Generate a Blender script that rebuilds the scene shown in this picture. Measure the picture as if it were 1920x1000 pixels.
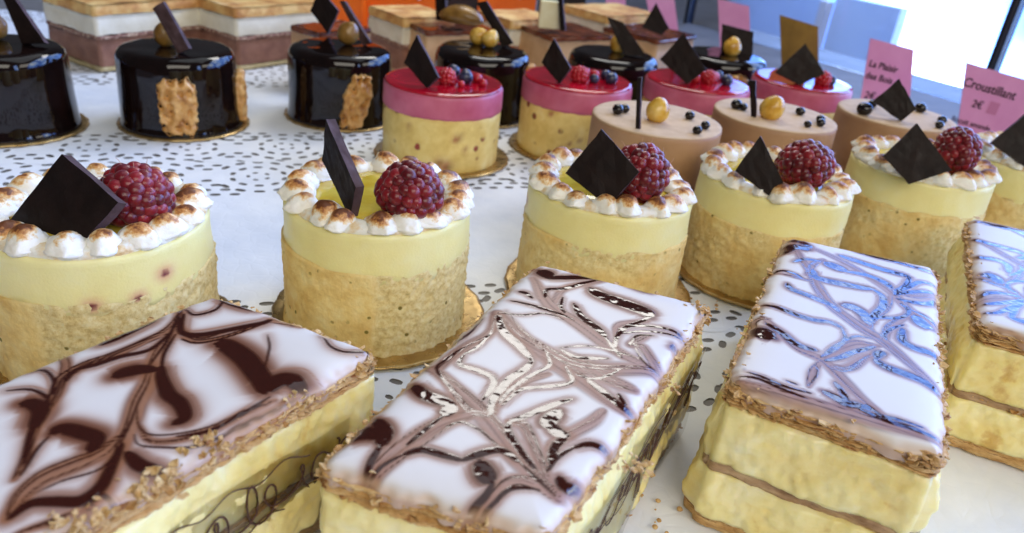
import bpy, bmesh, math, random
import numpy as np
from mathutils import Vector, Matrix, noise
R = math.radians
S = 0.01                      # all numbers below are centimetres
random.seed(7)
rng = np.random.default_rng(7)
for o in list(bpy.data.objects): bpy.data.objects.remove(o)
scn = bpy.context.scene
col = scn.collection

# ------------------------------------------------------------ camera
cd = bpy.data.cameras.new('camera'); cam = bpy.data.objects.new('camera', cd); col.objects.link(cam)
F_, PITCH, ROLL, HC = 1420.57, 27.144, 6.299, 16.034
cd.sensor_fit = 'HORIZONTAL'; cd.sensor_width = 36; cd.lens = F_ / 1920 * 36
cd.clip_start = 0.01; cd.clip_end = 60
p, r = R(PITCH), R(ROLL)
fw = Vector((0, math.cos(p), -math.sin(p))); up = Vector((0, math.sin(p), math.cos(p))); rt = Vector((1, 0, 0))
rt2 = rt * math.cos(r) + up * math.sin(r); up2 = up * math.cos(r) - rt * math.sin(r)
cam.matrix_world = Matrix(((rt2.x, up2.x, -fw.x, 0), (rt2.y, up2.y, -fw.y, 0), (rt2.z, up2.z, -fw.z, HC * S), (0, 0, 0, 1)))
cd.dof.use_dof = True; cd.dof.focus_distance = 0.235; cd.dof.aperture_fstop = 17.0
scn.camera = cam

# ------------------------------------------------------------ world, lamps, exposure
w = bpy.data.worlds.new('World'); scn.world = w; w.use_nodes = True
bg = w.node_tree.nodes['Background']; bg.inputs[0].default_value = (0.80, 0.86, 1.0, 1); bg.inputs[1].default_value = 0.065
def lamp(name, loc, target, sx, sy, power, colr):
    d = bpy.data.lights.new(name, 'AREA'); d.shape = 'RECTANGLE'; d.size = sx * S; d.size_y = sy * S
    d.energy = power; d.color = colr
    o = bpy.data.objects.new(name, d); col.objects.link(o); o.location = Vector(loc) * S
    o.rotation_euler = (Vector(target) - Vector(loc)).to_track_quat('-Z', 'Y').to_euler()
    return o
lamp('icing_glint_light', (5, 82, 50), (1, 17, 4), 34, 13, 1.6, (1.0, 0.97, 0.92))  # unseen strip light, placed so its reflection glints on the icing
lamp('front_fill_light', (35, -70, 75), (0, 25, 0), 110, 60, 10, (1.0, 0.93, 0.82))  # added warm fill from front right, brightens the faces towards the camera
scn.view_settings.view_transform = 'Standard'; scn.view_settings.look = 'None'
scn.view_settings.exposure = 0.0; scn.view_settings.gamma = 1
scn.render.engine = 'CYCLES'

# ------------------------------------------------------------ material helpers
def srgb(c):
    f = lambda x: x / 12.92 if x <= .04045 else ((x + .055) / 1.055) ** 2.4
    return tuple(f(v / 255) for v in c)
class NT:
    def __init__(s, name):
        s.m = bpy.data.materials.new(name); s.m.use_nodes = True; s.t = s.m.node_tree
        s.b = s.t.nodes['Principled BSDF']; s._co = None
    def n(s, typ, **kw):
        nd = s.t.nodes.new(typ)
        for k, v in kw.items():
            if k.startswith('_'): setattr(nd, k[1:], v)
            else: nd.inputs[k.replace('__', ' ')].default_value = v
        return nd
    def l(s, a, b): s.t.links.new(a, b)
    def co(s, scale=(1, 1, 1)):
        if s._co is None: s._co = s.n('ShaderNodeTexCoord')
        mp = s.n('ShaderNodeMapping'); mp.inputs['Scale'].default_value = tuple(100 * v for v in scale)
        s.l(s._co.outputs['Object'], mp.inputs[0])
        oi = s.n('ShaderNodeObjectInfo'); ad = s.n('ShaderNodeVectorMath', _operation='ADD'); ml = s.n('ShaderNodeVectorMath', _operation='SCALE')
        cb = s.n('ShaderNodeCombineXYZ'); s.l(oi.outputs['Random'], cb.inputs[0]); s.l(oi.outputs['Random'], cb.inputs[1])
        s.l(cb.outputs[0], ml.inputs[0]); ml.inputs['Scale'].default_value = 37.0
        s.l(mp.outputs[0], ad.inputs[0]); s.l(ml.outputs[0], ad.inputs[1])
        return ad.outputs[0]
    def noise(s, sc, det=4, rough=.55, scale=(1, 1, 1)):
        nd = s.n('ShaderNodeTexNoise', Scale=sc, Detail=det, Roughness=rough); s.l(s.co(scale), nd.inputs['Vector']); return nd.outputs[0]
    def vor(s, sc, feat='F1', scale=(1, 1, 1)):
        nd = s.n('ShaderNodeTexVoronoi', Scale=sc); nd.feature = feat; s.l(s.co(scale), nd.inputs['Vector']); return nd.outputs['Distance']
    def ramp(s, src, stops, interp='LINEAR'):
        nd = s.n('ShaderNodeValToRGB'); nd.color_ramp.interpolation = interp; e = nd.color_ramp.elements
        while len(e) < len(stops): e.new(.5)
        for k, (pos, c) in enumerate(stops):
            e[k].position = pos; e[k].color = (*(srgb(c) if max(c) > 1 else c), 1)
        s.l(src, nd.inputs[0]); return nd.outputs[0]
    def mix(s, f, a, b, blend='MIX'):
        nd = s.n('ShaderNodeMix', _data_type='RGBA', _blend_type=blend)
        for sock, v in ((nd.inputs[0], f), (nd.inputs[6], a), (nd.inputs[7], b)):
            if isinstance(v, (int, float)): sock.default_value = v
            elif isinstance(v, tuple): sock.default_value = (*srgb(v), 1)
            else: s.l(v, sock)
        return nd.outputs[2]
    def math(s, op, a, b=0., clamp=False):
        nd = s.n('ShaderNodeMath', _operation=op); nd.use_clamp = clamp
        for i, v in enumerate((a, b)):
            if isinstance(v, (int, float)): nd.inputs[i].default_value = v
            else: s.l(v, nd.inputs[i])
        return nd.outputs[0]
    def attr(s, name, out='Fac'):
        nd = s.n('ShaderNodeAttribute', _attribute_name=name); return nd.outputs[out]
    def bump(s, h, dist, strength=1.):
        nd = s.n('ShaderNodeBump', Strength=strength, Distance=dist * S); s.l(h, nd.inputs['Height']); s.l(nd.outputs[0], s.b.inputs['Normal']); return nd
    def set(s, **kw):
        for k, v in kw.items():
            sk = s.b.inputs[k.replace('__', ' ')]
            if hasattr(v, 'is_output') or hasattr(v, 'links'): s.l(v, sk)
            elif isinstance(v, tuple) and len(v) == 3 and k == 'Base__Color': sk.default_value = (*srgb(v), 1)
            else: sk.default_value = v
        return s
    def sss(s, wt, rad=(.3, .2, .1), sc=1.):
        s.b.inputs['Subsurface Weight'].default_value = wt; s.b.inputs['Subsurface Radius'].default_value = rad
        s.b.inputs['Subsurface Scale'].default_value = sc * S; return s
MT = {}
def mat(name):
    def deco(fn):
        t = NT(name); fn(t); MT[name] = t.m; return fn
    return deco

@mat('shelf_grey')
def _(t): t.set(Base__Color=t.ramp(t.noise(.25, 5), [(.3, (112, 108, 104)), (.7, (134, 130, 126))]), Roughness=.6); t.bump(t.noise(6), .02)
@mat('paper_lace')
def _(t):
    t.set(Base__Color=t.ramp(t.noise(.5, 5), [(.3, (228, 233, 240)), (.7, (242, 245, 248))]), Roughness=.8)
    e = t.vor(1.6, 'DISTANCE_TO_EDGE'); h = t.mix(.5, t.noise(3.5, 6), t.ramp(e, [(0, (0., 0., 0.)), (.12, (1., 1., 1.))])); t.bump(h, .02, .5)
@mat('gold_board')
def _(t): t.set(Base__Color=t.ramp(t.noise(1.2, 4), [(.3, (168, 136, 84)), (.7, (204, 176, 122))]), Metallic=.85, Roughness=t.ramp(t.noise(2), [(.3, (.22,) * 3), (.7, (.38,) * 3)])); t.bump(t.noise(2.5), .02, .4)
@mat('gold_card')
def _(t): t.set(Base__Color=t.ramp(t.noise(.4, 3), [(.3, (112, 84, 30)), (.7, (150, 116, 48))]), Metallic=.5, Roughness=.4)
def dark_choc(name, c0, c1, rough):
    @mat(name)
    def _(t):
        t.set(Base__Color=t.ramp(t.noise(1.4, 6), [(.35, c0), (.72, c1)]), Roughness=t.ramp(t.noise(3, 5), [(.3, (rough,) * 3), (.75, (rough + .25,) * 3)]))
        t.b.inputs['Specular IOR Level'].default_value = .2
        t.bump(t.noise(7, 7, .7), .02, .5)
dark_choc('dark_chocolate', (24, 15, 13), (34, 22, 19), .42)
dark_choc('chocolate_cut_edge', (60, 42, 40), (92, 72, 74), .55)
@mat('mirror_glaze')
def _(t):
    t.set(Base__Color=t.ramp(t.noise(.6), [(.3, (14, 8, 7)), (.7, (26, 13, 10))]), Roughness=.045)
    t.b.inputs['Specular IOR Level'].default_value = .42
    t.bump(t.noise(.55, 2), .05, .5)
@mat('meringue')
def _(t):
    geo = t.n('ShaderNodeTexCoord'); sp = t.n('ShaderNodeSeparateXYZ'); t.l(geo.outputs['Generated'], sp.inputs[0])
    nz = t.noise(3.2, 6, .65)
    h = t.math('ADD', sp.outputs[2], t.math('MULTIPLY', t.math('SUBTRACT', nz, .5), 1.15))
    oi = t.n('ShaderNodeObjectInfo'); h = t.math('ADD', h, t.math('MULTIPLY', t.math('SUBTRACT', oi.outputs['Random'], .5), .22))
    c = t.ramp(h, [(.62, (244, 240, 228)), (.72, (236, 208, 160)), (.82, (212, 156, 90)), (.95, (158, 98, 50)), (1., (110, 62, 32))])
    t.set(Base__Color=c, Roughness=.45).sss(.15, (.4, .3, .2)); t.bump(t.noise(9, 5), .035, .6)
@mat('meringue_white')
def _(t): t.set(Base__Color=t.ramp(t.noise(2.2, 6), [(.45, (238, 234, 220)), (.62, (228, 200, 150)), (.75, (196, 140, 78))]), Roughness=.45).sss(.15, (.4, .3, .2)); t.bump(t.noise(9, 5), .035, .6)
@mat('lemon_mousse')
def _(t):
    n1 = t.noise(.55, 4)
    c = t.ramp(n1, [(.3, (240, 226, 152)), (.55, (246, 235, 168)), (.75, (248, 241, 188))])
    st = t.attr('stain'); c = t.mix(t.math('MULTIPLY', st, .9), c, (206, 110, 110)); c = t.mix(t.ramp(st, [(.55, (0., 0., 0.)), (.8, (1., 1., 1.))]), c, (104, 22, 42))
    t.set(Base__Color=c, Roughness=.42).sss(.25, (.6, .5, .15)); t.bump(t.mix(.5, t.noise(.9, 3, .5, (1, 1, .4)), t.noise(12, 3)), .05, .5)
@mat('sponge')
def _(t):
    # biscuit band: paler crumb or golden crust, by the attribute 'crumb'
    cr = t.attr('crumb')
    crumb = t.ramp(t.noise(5, 7, .7), [(.3, (200, 170, 104)), (.5, (234, 212, 150)), (.72, (246, 233, 184))])
    crust = t.ramp(t.noise(1.2, 5, .6), [(.3, (214, 174, 98)), (.52, (232, 202, 130)), (.75, (240, 222, 162))])
    c = t.mix(cr, crust, crumb)
    sp = t.ramp(t.vor(1.9), [(.0, (1., 1., 1.)), (.11, (1., 1., 1.)), (.17, (0., 0., 0.))]); sp = t.mix(t.ramp(t.noise(.8), [(.5, (0., 0., 0.)), (.58, (1., 1., 1.))]), (0, 0, 0), sp, 'MIX')
    c = t.mix(sp, c, (128, 112, 40))
    t.set(Base__Color=c, Roughness=.75).sss(.1, (.3, .2, .1)); t.bump(t.mix(cr, t.noise(5, 4), t.noise(9, 7, .75)), .09, .7)
@mat('fruit_sponge')
def _(t):
    c = t.ramp(t.noise(.9, 6, .6), [(.3, (214, 182, 96)), (.55, (234, 208, 128)), (.75, (240, 222, 156))])
    v = t.vor(1.05); sp = t.ramp(v, [(0, (1., 1., 1.)), (.16, (1., 1., 1.)), (.26, (0., 0., 0.))])
    g = t.ramp(t.noise(.7, 2), [(.47, (0., 0., 0.)), (.53, (1., 1., 1.))]); m_ = t.math('MULTIPLY', sp, g)
    dn = t.math('ADD', m_, t.math('MULTIPLY', t.attr('stain'), 1.), True)
    c = t.mix(dn, c, t.ramp(t.noise(1.5), [(.4, (150, 52, 50)), (.6, (128, 84, 40))]))
    t.set(Base__Color=c, Roughness=.6).sss(.15, (.3, .2, .1)); t.bump(t.noise(5, 6, .65), .05, .5)
@mat('pink_mousse')
def _(t): t.set(Base__Color=t.ramp(t.noise(.7, 5), [(.3, (186, 84, 112)), (.7, (206, 112, 138))]), Roughness=.4).sss(.2, (.5, .2, .2)); t.bump(t.noise(1.5, 5), .04, .5)
@mat('red_glaze')
def _(t): t.set(Base__Color=t.ramp(t.noise(.4, 3), [(.35, (150, 8, 28)), (.65, (188, 18, 44))]), Roughness=.06).sss(.15, (.6, .1, .1)); t.b.inputs['Coat Weight'].default_value = .5; t.bump(t.noise(.8, 2), .03, .4)
@mat('beige_mousse')
def _(t): t.set(Base__Color=t.ramp(t.noise(.5, 6), [(.3, (164, 124, 90)), (.7, (182, 143, 106))]), Roughness=.55).sss(.12, (.4, .25, .15)); t.bump(t.mix(.5, t.noise(.8, 3), t.noise(10, 3)), .04, .5)
@mat('beige_velvet')
def _(t): t.set(Base__Color=t.ramp(t.noise(1.5, 6), [(.3, (196, 166, 132)), (.7, (212, 184, 150))]), Roughness=.75); t.bump(t.noise(14, 4), .03, .6)
@mat('curd_glaze')
def _(t): t.set(Base__Color=t.ramp(t.noise(1.), [(.3, (206, 166, 40)), (.7, (226, 200, 84))]), Roughness=.08).sss(.3, (.6, .4, .1)); t.bump(t.noise(1.5, 3), .05, .6)
@mat('raspberry_red')
def _(t):
    oi = t.n('ShaderNodeObjectInfo')
    c = t.ramp(oi.outputs['Random'], [(0, (86, 8, 16)), (.5, (116, 14, 24)), (1, (140, 28, 36))])
    t.set(Base__Color=c, Roughness=.3).sss(.35, (.25, .05, .05)); t.b.inputs['Sheen Weight'].default_value = .12; t.b.inputs['Sheen Tint'].default_value = (.9, .7, .8, 1); t.bump(t.noise(14, 3), .02, .4)
@mat('berry_hair')
def _(t): t.set(Base__Color=(196, 150, 120), Roughness=.6)
@mat('berry_red')
def _(t): t.set(Base__Color=t.ramp(t.noise(2), [(.3, (160, 14, 30)), (.7, (196, 44, 56))]), Roughness=.12).sss(.3, (.4, .08, .08))
@mat('berry_blue')
def _(t): t.set(Base__Color=t.ramp(t.noise(2.5), [(.35, (22, 20, 40)), (.7, (64, 70, 104))]), Roughness=.28)
@mat('hazelnut_gold')
def _(t): t.set(Base__Color=t.ramp(t.noise(1.1, 4), [(.3, (176, 118, 30)), (.5, (222, 176, 70)), (.75, (238, 210, 130))]), Roughness=.22); t.bump(t.noise(3, 4), .05, .5)
@mat('hazelnut_brown')
def _(t): t.set(Base__Color=t.ramp(t.noise(1.1, 4), [(.3, (104, 72, 30)), (.7, (160, 120, 56))]), Roughness=.3); t.bump(t.noise(3, 4), .05, .5)
@mat('choc_pearl')
def _(t): t.set(Base__Color=(26, 20, 20), Roughness=.1)
@mat('brittle')
def _(t): t.set(Base__Color=t.ramp(t.noise(1.6, 5), [(.3, (156, 100, 44)), (.5, (200, 148, 80)), (.72, (228, 186, 122))]), Roughness=.3).sss(.1); t.bump(t.noise(6, 4), .05, .6)
@mat('puff_pastry')
def _(t):
    c = t.ramp(t.noise(1.3, 7, .7, (1, 1, 3)), [(.28, (160, 108, 52)), (.42, (200, 152, 88)), (.56, (224, 184, 122)), (.72, (238, 210, 156))])
    lam = t.noise(2.2, 5, .7, (.8, .8, 6)); c = t.mix(t.ramp(lam, [(.36, (1., 1., 1.)), (.44, (0., 0., 0.))]), c, (150, 96, 46))
    t.set(Base__Color=c, Roughness=.6).sss(.08, (.3, .2, .1)); t.bump(t.mix(.5, lam, t.noise(4, 7, .7, (1, 1, 4))), .16, .9)
@mat('soft_pastry')
def _(t):
    c = t.ramp(t.noise(1.1, 6, .65, (1, 1, 4)), [(.3, (134, 98, 62)), (.5, (176, 142, 104)), (.72, (204, 176, 134))])
    t.set(Base__Color=c, Roughness=.5).sss(.08, (.3, .2, .1)); t.bump(t.noise(3, 6, .65, (1, 1, 4)), .08, .7)
@mat('custard')
def _(t):
    c = t.ramp(t.noise(.8, 5, .55), [(.3, (214, 176, 96)), (.38, (238, 216, 138)), (.55, (246, 230, 162)), (.75, (249, 239, 194))])
    t.set(Base__Color=c, Roughness=.33).sss(.3, (.7, .55, .15)); t.bump(t.mix(.3, t.noise(1.3, 4, .5, (.6, .6, 1.7)), t.noise(6, 4)), .12, .5)
@mat('fondant')
def _(t):
    d = t.attr('dark'); cn = t.n('ShaderNodeAttribute', _attribute_name='paint')
    c = cn.outputs['Color']
    t.set(Base__Color=c, Roughness=t.math('SUBTRACT', .44, t.math('MULTIPLY', d, .37)))
    t.sss(.12, (.4, .35, .3))
    hb = t.math('MULTIPLY', t.math('SUBTRACT', t.noise(1.7, 2, .5), .5), d)
    t.bump(t.math('ADD', hb, t.math('MULTIPLY', t.noise(1.0, 2), .35)), .05, .7)
@mat('golden_sponge')
def _(t): t.set(Base__Color=t.ramp(t.noise(.55, 5, .6), [(.3, (176, 112, 56)), (.47, (214, 160, 90)), (.62, (238, 200, 128))]), Roughness=.7); t.bump(t.noise(4, 6), .08, .6)
@mat('vanilla_cream')
def _(t): t.set(Base__Color=t.ramp(t.noise(.8, 4), [(.3, (216, 208, 184)), (.7, (234, 228, 208))]), Roughness=.45).sss(.15, (.4, .35, .25)); t.bump(t.noise(2.5, 4), .04, .5)
@mat('chocolate_mousse')
def _(t):
    c = t.ramp(t.noise(.9, 6), [(.3, (118, 78, 62)), (.7, (152, 108, 88))]); t.set(Base__Color=c, Roughness=.6); t.bump(t.noise(4, 6), .07, .6)
@mat('chocolate_crumb')
def _(t): t.set(Base__Color=t.ramp(t.noise(4, 6, .7), [(.35, (88, 52, 42)), (.5, (150, 108, 92)), (.65, (212, 190, 166))]), Roughness=.7); t.bump(t.noise(6, 6), .08, .7)
@mat('pale_base')
def _(t): t.set(Base__Color=t.ramp(t.noise(1.5, 5), [(.3, (176, 158, 110)), (.7, (206, 190, 148))]), Roughness=.7)
@mat('caramel_glaze')
def _(t): t.set(Base__Color=t.ramp(t.noise(.5, 4), [(.35, (70, 30, 20)), (.65, (130, 66, 36))]), Roughness=.1); t.bump(t.noise(1.), .03, .4)
@mat('caramel_cream')
def _(t): t.set(Base__Color=t.ramp(t.noise(.6, 5), [(.3, (196, 150, 104)), (.7, (224, 184, 138))]), Roughness=.5).sss(.1)
@mat('white_chocolate')
def _(t): t.set(Base__Color=t.ramp(t.noise(1), [(.3, (232, 222, 176)), (.7, (242, 236, 200))]), Roughness=.5)
@mat('pink_card')
def _(t): t.set(Base__Color=t.ramp(t.noise(.5, 4), [(.3, (216, 140, 190)), (.7, (226, 154, 200))]), Roughness=.55)
@mat('print_ink')
def _(t): t.set(Base__Color=(58, 26, 46), Roughness=.6)
@mat('print_smudge')
def _(t): t.set(Base__Color=(196, 118, 160), Roughness=.6)
@mat('script_ink')
def _(t): t.set(Base__Color=(78, 48, 36), Roughness=.5)
@mat('orange_card')
def _(t): t.set(Base__Color=t.ramp(t.noise(.3), [(.3, (232, 96, 10)), (.7, (246, 122, 18))]), Roughness=.45)
@mat('white_print')
def _(t): t.set(Base__Color=(238, 222, 214), Roughness=.5)
@mat('black_plastic')
def _(t): t.set(Base__Color=t.ramp(t.noise(.6), [(.3, (22, 22, 28)), (.7, (48, 44, 52))]), Roughness=.35)
@mat('metal_frame')
def _(t): t.set(Base__Color=(96, 104, 118), Metallic=.9, Roughness=.3)
@mat('dark_seal')
def _(t): t.set(Base__Color=(28, 34, 48), Roughness=.4)
@mat('street_blur_blue')
def _(t): t.set(Base__Color=t.ramp(t.noise(.08, 3), [(.35, (206, 218, 244)), (.6, (218, 228, 248))]), Roughness=.5)  # bluish outdoor shade and glass reflections, put into the panel colour
@mat('street_blur_pale')
def _(t): t.set(Base__Color=t.ramp(t.noise(.08, 3), [(.35, (222, 230, 248)), (.6, (232, 238, 250))]), Roughness=.5)  # paler copy of the same shade and reflection blue
@mat('pavement')
def _(t): t.set(Base__Color=t.ramp(t.noise(.018, 4, .5), [(.35, (150, 176, 204)), (.5, (206, 214, 220)), (.65, (228, 230, 230))]), Roughness=.8)  # blue patches put cool outdoor shade into the paving colour
def film(name, tint, fac):
    t = NT(name); n = t.t.nodes; n.remove(t.b); out = n['Material Output']
    tr = t.n('ShaderNodeBsdfTransparent', Color=(*tint, 1)); gl = t.n('ShaderNodeBsdfGlossy', Roughness=.06 if fac else .0)
    fr = t.n('ShaderNodeFresnel', IOR=1.45); m = t.n('ShaderNodeMixShader')
    f = t.math('ADD', fr.outputs[0], fac, True)
    t.l(f, m.inputs[0]); t.l(tr.outputs[0], m.inputs[1]); t.l(gl.outputs[0], m.inputs[2]); t.l(m.outputs[0], out.inputs[0]); MT[name] = t.m
    if fac:
        bp = t.n('ShaderNodeBump', Strength=.5, Distance=.05 * S); t.l(t.noise(.9, 3), bp.inputs['Height']); t.l(bp.outputs[0], gl.inputs['Normal'])
film('window_glass_clear', (.96, .98, 1.), 0.)
film('clear_film', (.93, .92, .90), .02)
def emis(name, build):
    t = NT(name); t.t.nodes.remove(t.b); e = t.n('ShaderNodeEmission'); build(t, e); t.l(e.outputs[0], t.t.nodes['Material Output'].inputs[0]); MT[name] = t.m
def skyb(t, e):
    c = t.ramp(t.noise(.010, 3, .5), [(.36, (.06, .15, .55)), (.54, (.20, .40, .95)), (.70, (.9, .96, 1.))])
    t.l(c, e.inputs[0]); e.inputs[1].default_value = 9.5
emis('bright_sky', skyb)

# ------------------------------------------------------------ object helpers
def mesh(name, V, Fc, m, smooth=True, attrs=None):
    me = bpy.data.meshes.new(name)
    V = np.asarray(V, float) * S
    me.from_pydata(V.tolist(), [], Fc if isinstance(Fc, list) else Fc.tolist())
    if smooth: me.polygons.foreach_set('use_smooth', [True] * len(me.polygons))
    me.materials.append(MT[m] if isinstance(m, str) else m)
    if attrs:
        for k, a in attrs.items():
            a = np.asarray(a, float)
            if a.ndim == 2:
                at = me.color_attributes.new(k, 'FLOAT_COLOR', 'POINT'); at.data.foreach_set('color', np.concatenate([a, np.ones((len(a), 1))], 1).ravel())
            else:
                at = me.attributes.new(k, 'FLOAT', 'POINT'); at.data.foreach_set('value', a.ravel())
    me.update(); return me
def obj(name, me, parent=None, loc=(0, 0, 0), rot=(0, 0, 0)):
    o = bpy.data.objects.new(name, me); col.objects.link(o)
    o.location = Vector(loc) * S; o.rotation_euler = rot
    if parent: o.parent = parent
    return o
def thing(name, label, cat, loc=(0, 0, 0), rz=0, group=None, me=None, rot=None):
    o = bpy.data.objects.new(name, me); col.objects.link(o)
    o.location = Vector(loc) * S; o.rotation_euler = rot or (0, 0, rz)
    o['label'] = label; o['category'] = cat
    if group: o['group'] = group
    return o
def struct(name, me, loc=(0, 0, 0)):
    o = obj(name, me, None, loc); o['kind'] = 'structure'; return o
nz = lambda x, y, z: noise.noise((x, y, z))
def grid_faces(m, n, wrap=False):
    F = []
    jn = n if wrap else n - 1
    for i in range(m - 1):
        for j in range(jn):
            k = (j + 1) % n; F.append((i * n + j, i * n + k, (i + 1) * n + k, (i + 1) * n + j))
    return F
def lathe(prof, n=96, disp=None, cap0=True, cap1=True):
    """prof: list of (r,z) bottom to top. returns V,F"""
    V = []
    for (rr, z) in prof:
        for j in range(n):
            a = 2 * math.pi * j / n; d = disp(a, z, rr) if disp else 0
            V.append(((rr + d) * math.cos(a), (rr + d) * math.sin(a), z))
    F = grid_faces(len(prof), n, True)
    if cap0: F.append(tuple(range(n - 1, -1, -1)))
    if cap1: F.append(tuple((len(prof) - 1) * n + j for j in range(n)))
    return V, F
def ico(sub):
    bm = bmesh.new(); bmesh.ops.create_icosphere(bm, subdivisions=sub, radius=1)
    V = [tuple(v.co) for v in bm.verts]; F = [tuple(v.index for v in f.verts) for f in bm.faces]; bm.free(); return V, F
ICO = {k: ico(k) for k in (1, 2, 3, 4, 5)}
def join(parts):
    V, F = [], []
    for v, f in parts:
        b = len(V); V += list(v); F += [tuple(i + b for i in q) for q in f]
    return V, F
def tube(pts, rad, n=6):
    V, F = [], []; P = [Vector(q) for q in pts]
    for i, q in enumerate(P):
        t = (P[min(i + 1, len(P) - 1)] - P[max(i - 1, 0)]).normalized()
        a = t.cross(Vector((0, 0, 1)));
        if a.length < .05: a = t.cross(Vector((0, 1, 0)))
        a.normalize(); b = t.cross(a); rr = rad[i] if hasattr(rad, '__len__') else rad
        for k in range(n):
            th = 2 * math.pi * k / n; V.append(tuple(q + a * math.cos(th) * rr + b * math.sin(th) * rr))
    F = grid_faces(len(P), n, True); F.append(tuple(range(n))); F.append(tuple((len(P) - 1) * n + k for k in range(n)))
    return V, F
def prism(q, nrm, th, bev=.03):
    """slab from 4 corner points (front face), thickness away from nrm, bevelled edges"""
    bm = bmesh.new(); n = Vector(nrm)
    a = [bm.verts.new(Vector(c)) for c in q]; b = [bm.verts.new(Vector(c) - n * th) for c in q]
    bm.faces.new(a); bm.faces.new(b[::-1])
    for i in range(4): bm.faces.new((a[i], b[i], b[(i + 1) % 4], a[(i + 1) % 4]))
    bmesh.ops.recalc_face_normals(bm, faces=bm.faces)
    bmesh.ops.subdivide_edges(bm, edges=[e for e in bm.edges], cuts=5, use_grid_fill=True)
    return bm

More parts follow.
